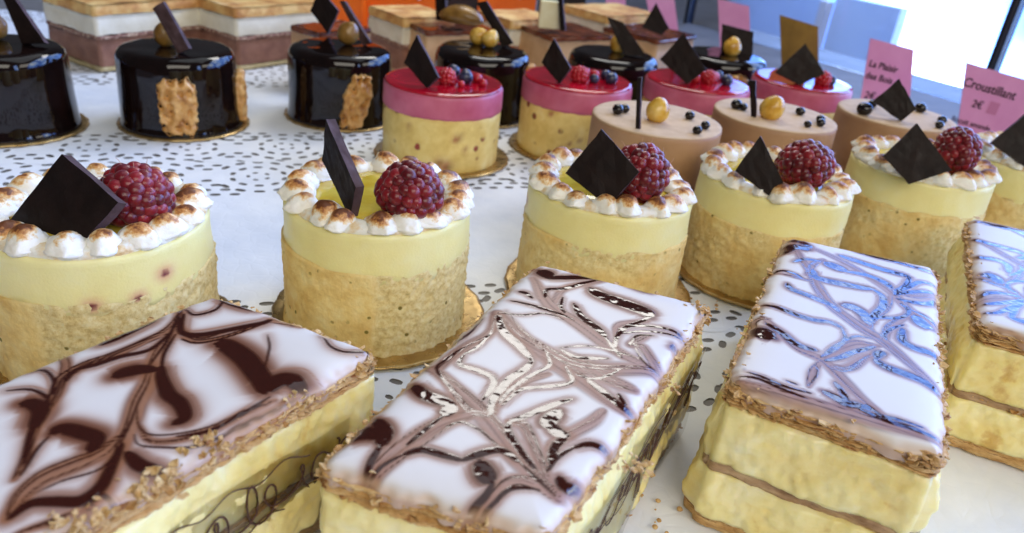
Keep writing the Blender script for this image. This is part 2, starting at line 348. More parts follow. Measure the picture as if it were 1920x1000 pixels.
# ------------------------------------------------------------ measured outlines (cm)
STK = {"1":[["t",0.646,[[-8.8,17.48],[-8.46,16.25],[-8.42,15.32],[-8.18,14.29],[-8.0,13.45],[-7.76,12.51],[-7.58,11.74],[-7.44,11.09],[-7.29,10.43],[-7.41,9.96]]],
["t",0.472,[[-8.74,17.49],[-8.63,16.34],[-8.91,15.56],[-9.33,14.8],[-9.78,14.29],[-9.94,13.76],[-9.74,13.13],[-9.57,12.2],[-9.19,11.17],[-9.04,10.63]]],
["t",0.428,[[-10.54,14.78],[-10.14,14.22],[-9.87,13.39],[-9.61,12.53]]],
["t",0.733,[[-7.7,12.19],[-7.88,11.53],[-8.18,11.15],[-8.53,10.74],[-8.64,10.29],[-8.57,9.67]]],
["t",0.37,[[-7.61,12.54],[-7.12,12.09],[-6.63,12.17],[-6.04,12.68],[-5.48,13.39],[-5.06,13.84]]],
["t",0.309,[[-8.17,15.89],[-7.62,15.8],[-6.89,16.39],[-6.26,17.16]]],
["t",0.356,[[-8.69,17.37],[-8.49,16.62],[-8.23,16.17],[-7.7,15.98],[-7.21,16.39]]],
["t",0.567,[[-5.79,12.19],[-5.49,12.82],[-4.96,13.53],[-4.58,14.16]]],
["t",0.595,[[-6.31,17.21],[-5.76,17.2],[-5.52,17.06]]],
["t",0.309,[[-7.56,10.07],[-7.82,9.72],[-8.23,9.36]]],
["d",0.323,[[-9.15,16.61],[-9.43,16.11],[-9.64,15.64],[-9.88,15.25]]],
["d",0.224,[[-8.49,16.18],[-8.62,15.22],[-9.14,14.79],[-9.53,14.39],[-9.86,14.12],[-9.84,13.63]]],
["d",0.49,[[-8.11,14.46],[-8.46,14.39],[-8.74,14.23],[-8.94,14.0]]],
["d",0.133,[[-8.31,14.57],[-8.4,15.55],[-8.61,16.59],[-8.82,17.48]]],
["d",0.422,[[-8.06,14.62],[-7.87,14.15],[-7.49,13.63],[-7.07,13.34],[-6.78,12.94],[-6.91,12.66]]],
["d",0.143,[[-7.87,14.15],[-8.21,15.13],[-8.36,16.03]]],
["d",0.678,[[-5.37,14.02],[-5.66,14.56],[-6.29,15.29],[-6.98,15.78],[-7.23,15.78]]],
["d",0.629,[[-5.36,14.07],[-5.27,14.48],[-4.97,14.64],[-4.61,14.35]]],
["d",0.272,[[-8.56,16.99],[-8.29,16.16],[-7.8,16.08],[-7.13,16.5],[-6.48,16.92],[-6.28,17.22]]],
["d",0.155,[[-8.62,17.25],[-8.26,16.99],[-7.86,17.35],[-7.89,17.96]]],
["d",0.381,[[-8.01,18.08],[-7.56,17.82],[-6.87,17.63]]],
["d",0.134,[[-4.76,16.71],[-4.44,16.25],[-4.06,16.07],[-3.64,16.21],[-3.4,16.38]]],
["d",0.103,[[-6.14,16.42],[-5.89,15.82],[-5.67,14.92]]],
["d",0.144,[[-10.88,13.15],[-10.39,13.27],[-9.94,13.09],[-9.63,12.7]]],
["d",0.451,[[-10.29,12.76],[-10.04,12.8],[-9.75,12.59],[-9.57,12.04]]],
["d",0.17,[[-9.57,12.04],[-9.38,11.59],[-9.15,11.03]]],
["d",0.135,[[-10.91,13.92],[-10.57,14.04],[-10.15,13.72],[-9.78,13.12]]],
["d",0.46,[[-9.15,11.95],[-9.0,12.13],[-8.53,12.05],[-8.16,11.91],[-8.13,11.53]]],
["d",0.134,[[-9.13,11.87],[-9.13,11.41],[-8.99,10.71]]],
["d",0.339,[[-8.55,9.64],[-8.38,10.04],[-8.0,10.18],[-7.56,10.32],[-7.39,10.75],[-7.5,11.3],[-7.6,11.89]]],
["d",0.161,[[-7.31,10.56],[-7.09,10.43],[-6.91,10.39]]],
["d",0.379,[[-7.4,11.65],[-6.97,11.35],[-6.55,11.31]]],
["d",0.103,[[-7.51,12.22],[-7.25,11.91],[-6.78,11.91],[-6.27,12.07],[-5.83,12.55],[-5.38,13.1]]],
["d",0.093,[[-7.93,13.18],[-7.61,12.54],[-7.21,12.26],[-6.72,12.36],[-6.09,12.78],[-5.6,13.41]]],
["d",0.1,[[-8.0,13.45],[-7.76,12.51],[-7.62,11.73],[-7.66,11.13],[-8.16,10.7],[-8.47,10.25]]],
["d",0.093,[[-8.18,14.29],[-7.94,13.27],[-7.74,12.27],[-7.74,11.56]]],
["d",0.157,[[-5.2,13.91],[-5.65,13.23],[-6.08,12.63],[-6.68,12.27]]]],"2":[["t",0.696,[[0.73,21.2],[1.23,19.6],[2.13,18.58],[3.03,17.52],[4.2,16.64]]],
["t",0.852,[[-0.28,18.86],[0.38,17.7],[1.17,17.01],[1.85,16.61],[2.74,16.52],[3.73,16.77],[4.17,16.66]]],
["t",0.721,[[-1.76,15.78],[-0.87,14.88],[-0.25,14.01],[0.33,13.12],[0.92,12.31],[1.46,11.73]]],
["t",0.724,[[0.03,18.37],[1.1,16.86],[1.91,16.11],[2.66,15.29],[3.32,14.85]]],
["t",0.778,[[-0.4,14.19],[-1.19,13.64],[-1.72,12.97],[-2.1,12.35],[-2.45,11.62]]],
["t",0.569,[[1.46,11.81],[0.86,12.09],[0.39,11.98],[-0.03,11.35],[-0.34,10.74]]],
["t",0.548,[[-0.32,18.77],[-0.4,17.68],[-0.95,17.0],[-1.44,16.1],[-1.66,15.56]]],
["t",0.542,[[0.28,14.0],[0.68,13.86],[0.96,13.13],[1.22,12.27]]],
["t",0.457,[[-0.18,13.92],[0.1,14.83],[0.62,15.62],[1.25,16.11]]],
["t",0.517,[[1.21,13.17],[1.59,13.62],[2.2,14.23],[2.57,14.82]]],
["t",0.43,[[3.12,18.26],[3.29,18.91],[4.15,19.25]]],
["t",0.449,[[-0.12,14.03],[-0.67,14.25],[-1.17,15.05],[-1.67,15.68]]],
["t",0.514,[[4.18,16.8],[3.84,17.82],[3.53,17.9],[4.07,18.45]]],
["t",0.723,[[2.01,16.9],[2.71,16.14],[3.41,15.78]]],
["t",0.467,[[1.23,19.43],[1.67,20.76],[2.58,21.34],[3.45,22.13]]],
["d",0.596,[[0.9,21.82],[1.13,21.58],[1.31,21.43]]],
["d",0.337,[[1.13,21.29],[1.68,21.48],[2.6,21.77],[3.28,22.13]]],
["d",0.213,[[1.1,20.0],[1.14,20.54],[1.67,20.76],[2.3,21.24],[2.87,21.7]]],
["d",0.567,[[2.52,20.95],[2.89,20.53],[3.65,20.13],[4.13,19.81],[4.23,19.5]]],
["d",0.199,[[4.23,19.59],[3.99,19.24],[3.45,18.78],[3.15,18.26],[3.08,17.67]]],
["d",0.408,[[3.59,22.13],[3.87,21.6],[4.41,21.16]]],
["d",0.161,[[1.62,20.2],[1.56,19.59],[1.69,19.17]]],
["d",0.307,[[1.96,19.85],[2.15,19.17],[2.62,18.58],[2.84,18.12]]],
["d",0.151,[[2.8,18.19],[3.04,17.59],[3.23,17.14]]],
["d",0.208,[[0.28,20.26],[0.54,20.17],[0.76,19.87]]],
["d",0.181,[[0.05,19.64],[0.65,19.47],[1.32,19.2],[1.94,18.85]]],
["d",0.115,[[-0.24,18.87],[0.34,18.78],[1.07,19.04],[1.65,18.79]]],
["d",0.292,[[-0.23,18.71],[-0.03,17.83],[0.41,17.2],[0.8,16.6]]],
["d",0.267,[[0.82,16.61],[0.6,16.11],[0.19,15.54],[-0.1,14.74],[-0.13,14.14]]],
["d",0.148,[[-0.32,17.77],[-0.65,16.99],[-1.01,16.51]]],
["d",0.214,[[-1.01,16.51],[-1.07,16.04],[-0.55,15.87],[-0.15,15.6],[-0.2,15.12],[-0.35,14.63]]],
["d",0.161,[[1.17,17.01],[1.25,16.49],[0.89,16.04],[0.35,15.33],[0.04,14.65]]],
["d",0.177,[[1.66,16.51],[1.85,15.97],[1.62,15.71],[0.91,15.44],[0.49,15.22],[0.11,14.55]]],
["d",0.187,[[1.55,17.22],[1.93,16.96],[2.39,16.95],[2.86,17.02]]],
["d",0.11,[[1.48,17.28],[2.26,17.53],[3.03,17.45],[3.77,17.18]]],
["d",0.125,[[1.91,16.24],[2.35,16.07],[2.8,16.28],[3.12,16.59]]],
["d",0.267,[[2.24,16.02],[2.61,15.54],[3.0,15.12],[3.32,14.85]]],
["d",0.176,[[2.97,15.58],[3.14,15.15]]],
["d",0.24,[[1.85,15.14],[1.33,14.77],[0.8,14.35],[0.31,14.0]]],
["d",0.227,[[0.31,14.0],[0.3,13.65],[0.55,13.15],[0.97,12.5]]],
["d",0.477,[[1.54,14.59],[1.27,14.17],[1.33,13.87]]],
["d",0.402,[[1.27,14.12],[1.46,13.79],[1.72,13.69]]],
["d",0.259,[[1.66,13.63],[1.4,13.3],[1.24,12.76]]],
["d",0.227,[[2.7,13.0],[2.62,13.38],[2.23,13.53],[1.78,13.31]]],
["d",0.159,[[1.84,13.35],[1.4,12.92],[1.22,12.49]]],
["d",0.369,[[1.46,12.36],[1.58,12.12],[1.93,12.07],[2.08,12.03]]],
["d",0.451,[[-2.06,15.0],[-1.73,14.63],[-1.3,14.46],[-0.98,14.33]]],
["d",0.407,[[-0.98,14.36],[-1.22,13.89]]],
["d",0.162,[[-1.16,13.95],[-1.58,13.28],[-1.87,12.75]]],
["d",0.453,[[-2.66,13.59],[-2.41,13.14],[-2.41,12.67]]],
["d",0.579,[[-3.22,12.86],[-2.87,13.06],[-2.44,12.99]]],
["d",0.216,[[-2.41,12.67],[-2.48,12.21],[-2.5,11.69]]],
["d",0.113,[[-1.11,13.51],[-0.75,13.74],[-0.27,13.5],[0.21,13.0]]],
["d",0.267,[[-1.88,12.46],[-1.49,12.68],[-0.99,12.61],[-0.61,12.51]]],
["d",0.269,[[-0.61,12.51],[-0.27,12.72],[0.21,12.96],[0.63,12.66]]],
["d",0.137,[[-1.88,12.46],[-2.23,12.07],[-2.46,11.53]]],
["d",0.123,[[0.63,12.66],[0.98,12.24],[1.4,11.79]]],
["d",0.556,[[-0.22,12.53],[-0.08,12.16],[0.07,11.97]]],
["d",0.236,[[0.09,11.97],[-0.05,11.58],[-0.24,11.2],[-0.37,10.67]]],
["d",0.164,[[1.1,11.88],[0.63,11.87],[0.35,11.73],[0.09,11.33],[-0.3,10.68]]],
["d",0.178,[[3.18,18.65],[3.96,18.97],[4.78,18.94],[5.22,18.51]]],
["d",0.135,[[3.17,18.39],[3.93,18.65],[4.58,18.71],[5.08,18.61]]],
["d",0.133,[[3.45,17.81],[3.74,18.38],[4.27,18.49]]],
["d",0.109,[[3.6,17.77],[3.78,17.12],[4.11,16.72]]],
["d",0.239,[[5.21,21.76],[5.61,21.07],[6.15,20.83]]],
["d",0.318,[[4.76,18.22],[4.82,17.94]]],
["d",0.123,[[-1.02,16.92],[-1.46,16.23],[-1.6,15.69],[-1.01,14.85]]],
["d",0.129,[[-0.62,18.54],[-1.01,17.55],[-1.67,16.72],[-1.85,15.89]]]],"8":[["t",0.633,[[10.45,26.6],[10.31,23.66],[10.3,21.73],[10.75,20.48],[11.26,19.58],[11.6,18.31],[11.91,17.16]]],
["t",0.639,[[11.04,26.06],[11.83,25.1],[12.43,24.01],[12.85,22.97],[12.95,21.93],[13.27,21.5],[13.6,20.96]]],
["t",0.556,[[7.84,20.33],[8.37,18.78],[8.93,18.18],[9.26,17.21],[9.49,16.38],[9.77,15.78]]],
["t",0.384,[[12.79,22.82],[12.1,21.74],[11.2,20.69],[11.1,20.1]]],
["t",0.459,[[11.26,19.58],[11.72,20.45],[12.39,21.19],[12.89,21.79]]],
["t",0.467,[[9.08,18.31],[9.75,18.95],[10.36,19.39],[11.04,19.32]]],
["t",0.366,[[8.93,18.18],[8.5,17.53],[8.16,16.74]]],
["t",0.475,[[10.09,23.61],[10.56,24.47],[11.18,25.1]]],
["t",0.413,[[9.08,23.66],[9.75,23.38],[10.17,23.19]]],
["t",0.453,[[12.99,23.0],[13.6,22.86],[14.41,23.18]]],
["t",0.284,[[7.23,19.52],[7.62,20.17],[8.01,20.25]]],
["t",0.49,[[9.07,17.92],[9.62,17.93],[10.49,18.79]]],
["d",0.407,[[10.47,24.07],[10.41,23.53],[10.95,23.3],[11.7,23.12],[12.23,23.1]]],
["d",0.288,[[12.23,23.1],[12.36,22.58],[12.09,21.87],[11.59,21.23],[11.23,20.7]]],
["d",0.329,[[9.25,22.83],[9.28,22.43],[9.77,22.07],[10.28,21.66],[10.46,21.24]]],
["d",0.277,[[8.02,21.25],[8.4,21.06],[8.92,20.68],[9.41,20.49],[9.94,20.43],[10.21,20.14]]],
["d",0.173,[[10.21,20.14],[10.05,19.55],[9.52,18.8],[8.92,18.33]]],
["d",0.82,[[7.24,19.3],[7.55,19.36],[7.84,19.15]]],
["d",0.317,[[7.82,19.98],[8.16,19.49],[8.47,18.91],[8.94,18.67]]],
["d",0.37,[[10.56,18.6],[10.73,18.24],[11.17,17.94],[11.59,17.64],[11.89,17.2]]],
["d",0.348,[[10.61,18.66],[10.82,18.91],[11.04,18.95]]],
["d",0.358,[[12.2,20.55],[11.88,19.81],[12.07,19.42],[12.48,19.29],[12.73,19.03]]],
["d",0.495,[[10.73,21.67],[11.08,21.58],[11.26,21.19],[11.17,20.63]]],
["d",0.552,[[11.18,24.86],[11.42,24.53],[11.69,24.29]]],
["d",0.382,[[11.93,25.61],[12.46,25.25],[13.15,24.79],[13.76,24.55],[14.05,24.39]]],
["d",0.283,[[14.05,24.39],[13.48,23.53],[12.99,23.07]]],
["d",0.327,[[11.55,24.28],[12.34,24.14],[12.87,23.7],[12.98,23.27]]],
["d",0.301,[[12.69,26.3],[13.3,25.95],[14.06,25.65],[14.65,25.31],[15.22,25.1]]],
["d",0.528,[[9.75,25.39],[10.37,26.02],[10.91,25.85]]],
["d",0.399,[[10.32,26.66],[10.81,26.52],[11.05,26.03]]],
["d",0.249,[[9.97,24.61],[10.48,24.93],[11.01,24.9]]],
["d",0.199,[[8.85,23.58],[9.34,23.87],[9.7,23.66],[9.91,23.34]]],
["d",0.241,[[12.89,22.91],[13.63,23.56],[14.26,24.07],[14.78,24.12]]],
["d",0.279,[[12.85,22.8],[13.69,23.23],[14.43,23.44]]],
["d",0.274,[[12.81,22.55],[13.42,22.42],[13.92,22.53],[14.37,22.9]]],
["d",0.242,[[11.19,20.67],[11.61,21.12],[12.27,21.22],[12.72,21.5]]],
["d",0.209,[[12.72,21.5],[12.91,21.92],[12.82,22.29]]],
["d",0.571,[[12.98,21.56],[13.03,21.08],[13.25,20.87]]],
["d",0.147,[[12.95,21.93],[13.33,21.63],[13.6,20.96]]],
["d",0.179,[[11.38,19.71],[11.44,20.05],[11.85,20.48],[12.36,20.82]]],
["d",0.24,[[8.97,18.14],[9.56,18.41],[10.19,18.92],[10.86,19.28]]],
["d",0.138,[[9.0,18.4],[9.86,19.29],[10.49,19.75],[10.97,19.74]]],
["d",0.098,[[9.03,17.82],[9.43,17.7],[9.89,18.08],[10.33,18.66]]],
["d",0.378,[[8.49,16.62],[8.73,16.41],[8.91,16.19],[9.21,16.16],[9.6,16.05]]],
["d",0.223,[[8.98,17.16],[9.01,16.63],[8.95,16.12]]],
["d",0.185,[[9.46,16.29],[9.7,15.85],[10.06,15.75],[10.66,15.5]]],
["d",0.16,[[6.59,17.21],[6.98,17.05],[7.52,16.71],[8.14,16.46]]],
["t",0.681,[[6.16,16.72],[7.19,16.46],[8.02,16.1],[9.23,15.67],[10.1,15.36],[10.97,15.0]]],
["d",0.244,[[9.16,16.03],[9.73,15.68],[10.37,15.4],[10.95,15.07]]],
["d",0.175,[[6.32,16.97],[6.84,16.94],[7.39,16.6],[7.91,16.26]]],
["d",0.111,[[7.6,16.99],[7.88,16.82]]],
["d",0.096,[[8.69,17.94],[8.6,17.45],[8.18,16.81]]]]}
PL = {"L1":{"q":[[-13.883,21.219,7.275],[-11.642,19.982,6.46],[-12.757,19.715,5.15],[-15.675,20.706,5.005]],"n":[-0.309,-0.846,0.435],"t":0.33},
"L2":{"q":[[-6.89,25.125,8.013],[-5.511,23.599,6.251],[-5.742,23.656,5.1],[-7.072,25.092,6.536]],"n":[-0.678,-0.728,0.1],"t":0.35},
"L3":{"q":[[2.83,28.355,7.8],[4.372,27.332,6.617],[3.412,27.113,5.15],[1.669,28.067,5.969]],"n":[-0.322,-0.882,0.343],"t":0.28},
"L4":{"q":[[9.784,31.309,7.42],[11.008,30.35,5.63],[10.53,30.327,5.1],[8.99,31.047,5.855]],"n":[-0.282,-0.913,0.296],"t":0.28},
"L5":{"q":[[17.907,35.115,7.725],[19.633,34.028,6.016],[18.05,34.221,5.1],[16.801,34.925,6.081]],"n":[-0.282,-0.913,0.296],"t":0.28},
"L6":{"q":[[25.72,39.722,8.017],[27.646,38.856,6.512],[26.064,38.763,5.2],[24.23,39.431,6.136]],"n":[-0.19,-0.936,0.296],"t":0.28},
"P1":{"q":[[-6.821,43.906,7.545],[-5.317,42.812,5.541],[-5.96,42.859,4.85],[-7.462,43.7,5.928]],"n":[-0.332,-0.91,0.247],"t":0.26},
"P2":{"q":[[1.007,48.174,7.404],[2.254,47.308,5.892],[1.657,47.243,4.85],[0.425,47.972,5.879]],"n":[-0.332,-0.91,0.247],"t":0.26},
"P3":{"q":[[9.58,52.236,7.899],[11.336,51.176,5.965],[10.289,51.201,4.85],[8.345,52.129,6.071]],"n":[-0.286,-0.926,0.247],"t":0.26},
"P4":{"q":[[18.802,55.607,7.599],[20.449,54.819,5.857],[18.957,54.859,4.85],[17.109,55.387,5.438]],"n":[-0.192,-0.95,0.247],"t":0.26},
"B3":{"q":[[21.032,44.96,7.847],[22.201,44.209,6.391],[21.589,44.187,5.6],[19.948,44.915,6.423]],"n":[-0.286,-0.926,0.247],"t":0.26},
"K2":{"q":[[-22.501,45.12,7.139],[-21.868,45.148,7.589],[-20.262,44.495,5.174],[-20.96,44.499,4.85]],"n":[-0.098,-0.975,0.199],"t":0.35},
"K1":{"q":[[-30.771,44.0,7.765],[-29.794,43.666,7.334],[-27.638,42.529,5.116],[-29.168,42.755,4.85]],"n":[-0.19,-0.936,0.296],"t":0.3},
"K3":{"q":[[-13.681,53.522,7.31],[-13.318,53.389,7.401],[-11.2,51.991,5.119],[-11.745,52.163,4.85]],"n":[-0.382,-0.903,0.199],"t":0.3},
"K4":{"q":[[-4.708,57.833,7.591],[-3.972,57.726,7.795],[-1.712,56.727,5.179],[-2.472,56.813,4.85]],"n":[-0.195,-0.961,0.199],"t":0.3},
"K5":{"q":[[5.016,59.321,7.376],[6.245,59.151,7.147],[8.319,58.517,5.055],[6.665,58.641,4.85]],"n":[-0.098,-0.975,0.199],"t":0.26},
"K6":{"q":[[14.966,65.079,6.99],[17.587,65.027,6.641],[17.886,64.746,4.784],[15.296,64.756,4.85]],"n":[-0.0,-0.989,0.149],"t":0.26},
"B1":{"q":[[5.019,37.051,8.01],[5.208,36.95,8.054],[5.513,36.641,5.55],[5.316,36.747,5.523]],"n":[-0.479,-0.876,0.05],"t":0.15},
"B2":{"q":[[11.718,41.923,7.473],[12.025,41.756,7.488],[12.423,41.428,5.55],[12.188,41.556,5.547]],"n":[-0.479,-0.876,0.05],"t":0.2},
"C1":{"q":[[-15.484,55.044,7.802],[-14.005,54.483,6.54],[-14.723,54.29,4.9],[-16.06,54.844,6.269]],"n":[-0.195,-0.961,0.199],"t":0.26},
"C4":{"q":[[9.979,70.025,7.46],[11.376,69.355,5.591],[10.842,69.321,4.9],[9.071,69.758,5.277]],"n":[-0.195,-0.961,0.199],"t":0.26},
"C3":{"q":[[1.314,66.727,7.642],[1.664,66.624,7.692],[2.291,66.137,4.9],[1.848,66.267,4.83]],"n":[-0.294,-0.951,0.1],"t":0.3},
"C2":{"q":[[-8.747,64.977,7.02],[-7.843,64.711,7.148],[-7.675,64.423,4.9],[-8.458,64.661,4.864]],"n":[-0.294,-0.951,0.1],"t":0.3},
"sign1":{"q":[[25.808,62.0,7.559],[29.546,62.312,7.042],[31.02,61.614,0.059],[26.523,61.235,0.656]],"n":[0.099,-0.988,0.12],"t":0.04},
"sign2":{"q":[[31.531,58.0,7.174],[36.869,58.428,6.284],[38.387,57.782,-0.301],[32.743,57.329,0.635]],"n":[0.099,-0.988,0.12],"t":0.04},
"gold":{"q":[[19.633,66.0,8.06],[23.077,66.283,7.442],[24.91,65.795,0.772],[21.515,65.517,1.402]],"n":[0.099,-0.99,0.1],"t":0.06},
"sign3":{"q":[[16.527,76.0,7.665],[19.669,76.276,7.28],[21.385,75.773,0.584],[18.245,75.493,0.932]],"n":[0.099,-0.99,0.1],"t":0.04},
"sign4":{"q":[[11.411,92.875,6.524],[14.957,93.205,6.272],[16.443,92.892,1.687],[13.193,92.597,2.0]],"n":[0.099,-0.99,0.1],"t":0.04},
"sign5":{"q":[[7.267,94.593,5.301],[9.705,94.825,5.168],[10.295,94.593,2.286],[7.942,94.379,2.5]],"n":[0.099,-0.99,0.1],"t":0.04}}
# ------------------------------------------------------------ the display shelf, window and outside
def quadmesh(name, c, m): return mesh(name, c, [(0, 1, 2, 3)], m, False)
G0 = Vector((20.9, 111.7, 0)); GD = Vector((.557, -.8305, 0)); GN = Vector((.8305, .557, 0))
def gl(s, z, off=0.): return tuple(G0 + GD * s + GN * off + Vector((0, 0, z)))
def slabbox(name, s0, s1, z0, z1, o0, o1, m):
    V = [gl(s, z, o) for s in (s0, s1) for z in (z0, z1) for o in (o0, o1)]
    return mesh(name, V, [(0, 1, 3, 2), (4, 6, 7, 5), (0, 4, 5, 1), (2, 3, 7, 6), (0, 2, 6, 4), (1, 5, 7, 3)], m, False)
# shelf polygon reaches the glass
V = [gl(-140, -.01, .5), gl(150, -.01, .5), (70, -25, -.01), (-120, -25, -.01), (-150, 120, -.01)]
V += [(x, y, -3) for x, y, _ in V]
struct('display_shelf', mesh('display_shelf', V, [(0, 1, 2, 3, 4)[::-1], (5, 6, 7, 8, 9), (0, 5, 6, 1)[::-1], (1, 6, 7, 2)[::-1], (2, 7, 8, 3)[::-1], (3, 8, 9, 4)[::-1], (4, 9, 5, 0)[::-1]], 'shelf_grey', False))
win = thing('shop_window', 'large shop window of clear glass behind the pastries with a thin dark metal bar', 'window', G0)
def wchild(name, me): o = obj(name, me, win, (-G0.x, -G0.y, 0)); return o
wchild('glass_pane', slabbox('glass_pane', -140, 41.55, -.06, 100, .55, .95, 'window_glass_clear'))
wchild('glass_pane', slabbox('glass_pane', 42.4, 150, -.06, 100, .55, .95, 'window_glass_clear'))
mb = []
wchild('window_bar', slabbox('window_bar', 41.55, 41.85, -.06, 100, -.05, 1.0, 'dark_seal'))
wchild('window_bar', slabbox('window_bar', 41.85, 42.2, -.06, 100, .05, .95, 'metal_frame'))
wchild('window_bar', slabbox('window_bar', 42.2, 42.4, -.06, 100, -.05, 1.0, 'dark_seal'))
wchild('window_bar', slabbox('window_bar', -.9, -.3, -.06, 100, -.1, .3, 'dark_seal'))
wchild('window_sill', slabbox('window_sill', -140, 150, -8, -.08, 1.0, 9, 'shelf_grey'))
struct('pavement', mesh('pavement', [gl(-900, -60, 9.2), gl(900, -60, 9.2), gl(900, -60, 330), gl(-900, -60, 330)], [(0, 3, 2, 1)], 'pavement', False))
struct('sky', mesh('sky', [gl(-520, -60.5, 331), gl(900, -60.5, 331), gl(900, 420, 331), gl(-520, 420, 331)], [(0, 1, 2, 3)], 'bright_sky', False))
def outbox(name, label, cat, s0, s1, z1, off, m):  # added boxes that imitate bluish street shade and reflections in the glass
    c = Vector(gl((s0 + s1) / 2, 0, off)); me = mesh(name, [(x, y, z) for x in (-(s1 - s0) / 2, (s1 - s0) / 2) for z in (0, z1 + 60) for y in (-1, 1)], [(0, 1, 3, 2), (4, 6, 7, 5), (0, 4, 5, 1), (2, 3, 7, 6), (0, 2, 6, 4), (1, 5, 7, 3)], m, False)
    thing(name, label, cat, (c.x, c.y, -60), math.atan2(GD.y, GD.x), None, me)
outbox('standin_board', 'pale blue stand-in board for street blur and glass reflections, behind the gold card', 'board', -44, -9, 14, 40, 'street_blur_blue')
outbox('standin_board', 'lighter blue stand-in board for street blur and glass reflections, left of the pink card', 'board', -7.5, 5, 3.2, 42, 'street_blur_pale')
outbox('standin_post', 'white stand-in post for a bright streak between the two pale blue stand-in boards', 'post', -9, -7.6, 2, 40, 'white_print')  # added to imitate the bright streak between the blue areas
o = lamp('outdoor_daylight', gl(60, 260, 150), gl(60, -60, 150), 500, 280, 45, (.86, .94, 1.0))

# ------------------------------------------------------------ paper doilies (holes are real)
def doily_mesh(W, H, kind):
    st = .12; nx, ny = int(W / st) + 1, int(H / st) + 1
    X, Y = np.meshgrid(np.linspace(-W / 2, W / 2, nx), np.linspace(-H / 2, H / 2, ny), indexing='ij')
    # outer scalloped edge
    sc = 2.2
    ed = np.minimum(W / 2 - np.abs(X), H / 2 - np.abs(Y)) - .45 + .38 * np.abs(np.sin(np.where(W / 2 - np.abs(X) < H / 2 - np.abs(Y), Y, X) * math.pi / sc))
    f = ed.copy()
    def hole(cx, cy, a, b, ang):
        rr = max(a, b) + .5
        i0, i1 = np.searchsorted(X[:, 0], [cx - rr, cx + rr]); j0, j1 = np.searchsorted(Y[0], [cy - rr, cy + rr])
        if i1 <= i0 or j1 <= j0: return
        x = X[i0:i1, j0:j1] - cx; y = Y[i0:i1, j0:j1] - cy; c, s = math.cos(ang), math.sin(ang)
        u = (x * c + y * s) / a; v = (-x * s + y * c) / b
        d = ((np.abs(u) ** 3 + np.abs(v) ** 3) ** (1 / 3) - 1) * min(a, b)
        f[i0:i1, j0:j1] = np.minimum(f[i0:i1, j0:j1], d)
    bw = 5.2
    def along(L, put):
        n = max(1, round(L / 5.2)); step = L / n
        for k in range(n):
            c = -L / 2 + step * (k + .5)
            for rr, cnt, a, b in ((2.2, 14, .29, .155), (1.4, 10, .25, .14), (.55, 5, .17, .11)):
                for q in range(cnt):
                    th = 2 * math.pi * (q + .5) / cnt
                    if rr > 2 and abs(math.cos(th)) > .9: continue
                    put(c + rr * math.cos(th), 2.75 + rr * math.sin(th), a, b, th + math.pi / 2)
            e = c + step / 2
            for row, (tt, m_) in enumerate(((1.0, 2), (1.6, 1), (3.3, 1), (3.95, 2), (4.6, 3), (5.25, 4))):
                for q in range(m_): put(e + (q - (m_ - 1) / 2) * .95, tt, .27, .15, 0)
    for sgn in (-1, 1):
        along(W - 2 * bw, lambda s, t, a, b, g: hole(s, sgn * (H / 2 - t), a, b, sgn * -g))
        along(H - 2 * bw, lambda s, t, a, b, g: hole(sgn * (W / 2 - t), s, a, b, math.pi / 2 + g * sgn))
    for sx in (-1, 1):
        for sy in (-1, 1):
            cx, cy = sx * (W / 2 - 2.7), sy * (H / 2 - 2.7)
            for rr, cnt, a, b in ((2.2, 14, .29, .155), (1.4, 10, .25, .14), (.55, 5, .17, .11)):
                for q in range(cnt): th = 2 * math.pi * (q + .5) / cnt; hole(cx + rr * math.cos(th), cy + rr * math.sin(th), a, b, th + math.pi / 2)
    # marching squares
    V = []; F = []; idx = -np.ones((nx, ny), int)
    ins = f > 0
    for i, j in zip(*np.nonzero(ins)): idx[i, j] = len(V); V.append((X[i, j], Y[i, j]))
    ec = {}
    def cut(a, b):
        k = (a, b) if a < b else (b, a)
        if k not in ec:
            fa, fb = f[a], f[b]; t = fa / (fa - fb); ec[k] = len(V); V.append((X[a] + (X[b] - X[a]) * t, Y[a] + (Y[b] - Y[a]) * t))
        return ec[k]
    for i in range(nx - 1):
        for j in range(ny - 1):
            c = ((i, j), (i + 1, j), (i + 1, j + 1), (i, j + 1)); g = [ins[q] for q in c]; sm = sum(g)
            if sm == 0: continue
            if sm == 4: F.append(tuple(idx[q] for q in c)); continue
            poly = []
            for k in range(4):
                a, b = c[k], c[(k + 1) % 4]
                if ins[a]: poly.append(idx[a])
                if ins[a] != ins[b]: poly.append(cut(a, b))
            if len(poly) >= 3: F.append(tuple(int(q) for q in poly))
    ph = kind * 3.1
    P = [(x, y, .022 * nz(x * .35 + ph, y * .35, 0) + .012 * nz(x * 1.3, y * 1.3 + ph, 2)) for x, y in V]
    return mesh('paper_doily', P, F, 'paper_lace')
dm = doily_mesh(74, 21.6, 0)
DO = []
for off, al, z, lb in ((12.2, 6, .03, 'white paper lace doily at the very front under the marbled slices'), (33.2, 8, .045, 'white paper lace doily under the lemon meringue cakes'),
                       (54.2, -1, .06, 'white paper lace doily under the black glazed cakes'), (75.2, -10, .05, 'white paper lace doily under the layered slices at the back')):
    a = R(20.5); x = math.cos(a) * al - math.sin(a) * off; y = math.sin(a) * al + math.cos(a) * off
    thing('paper_doily', lb, 'doily', (x, y, z), a, 'paper lace doilies on the shelf', dm)
Z0 = .15

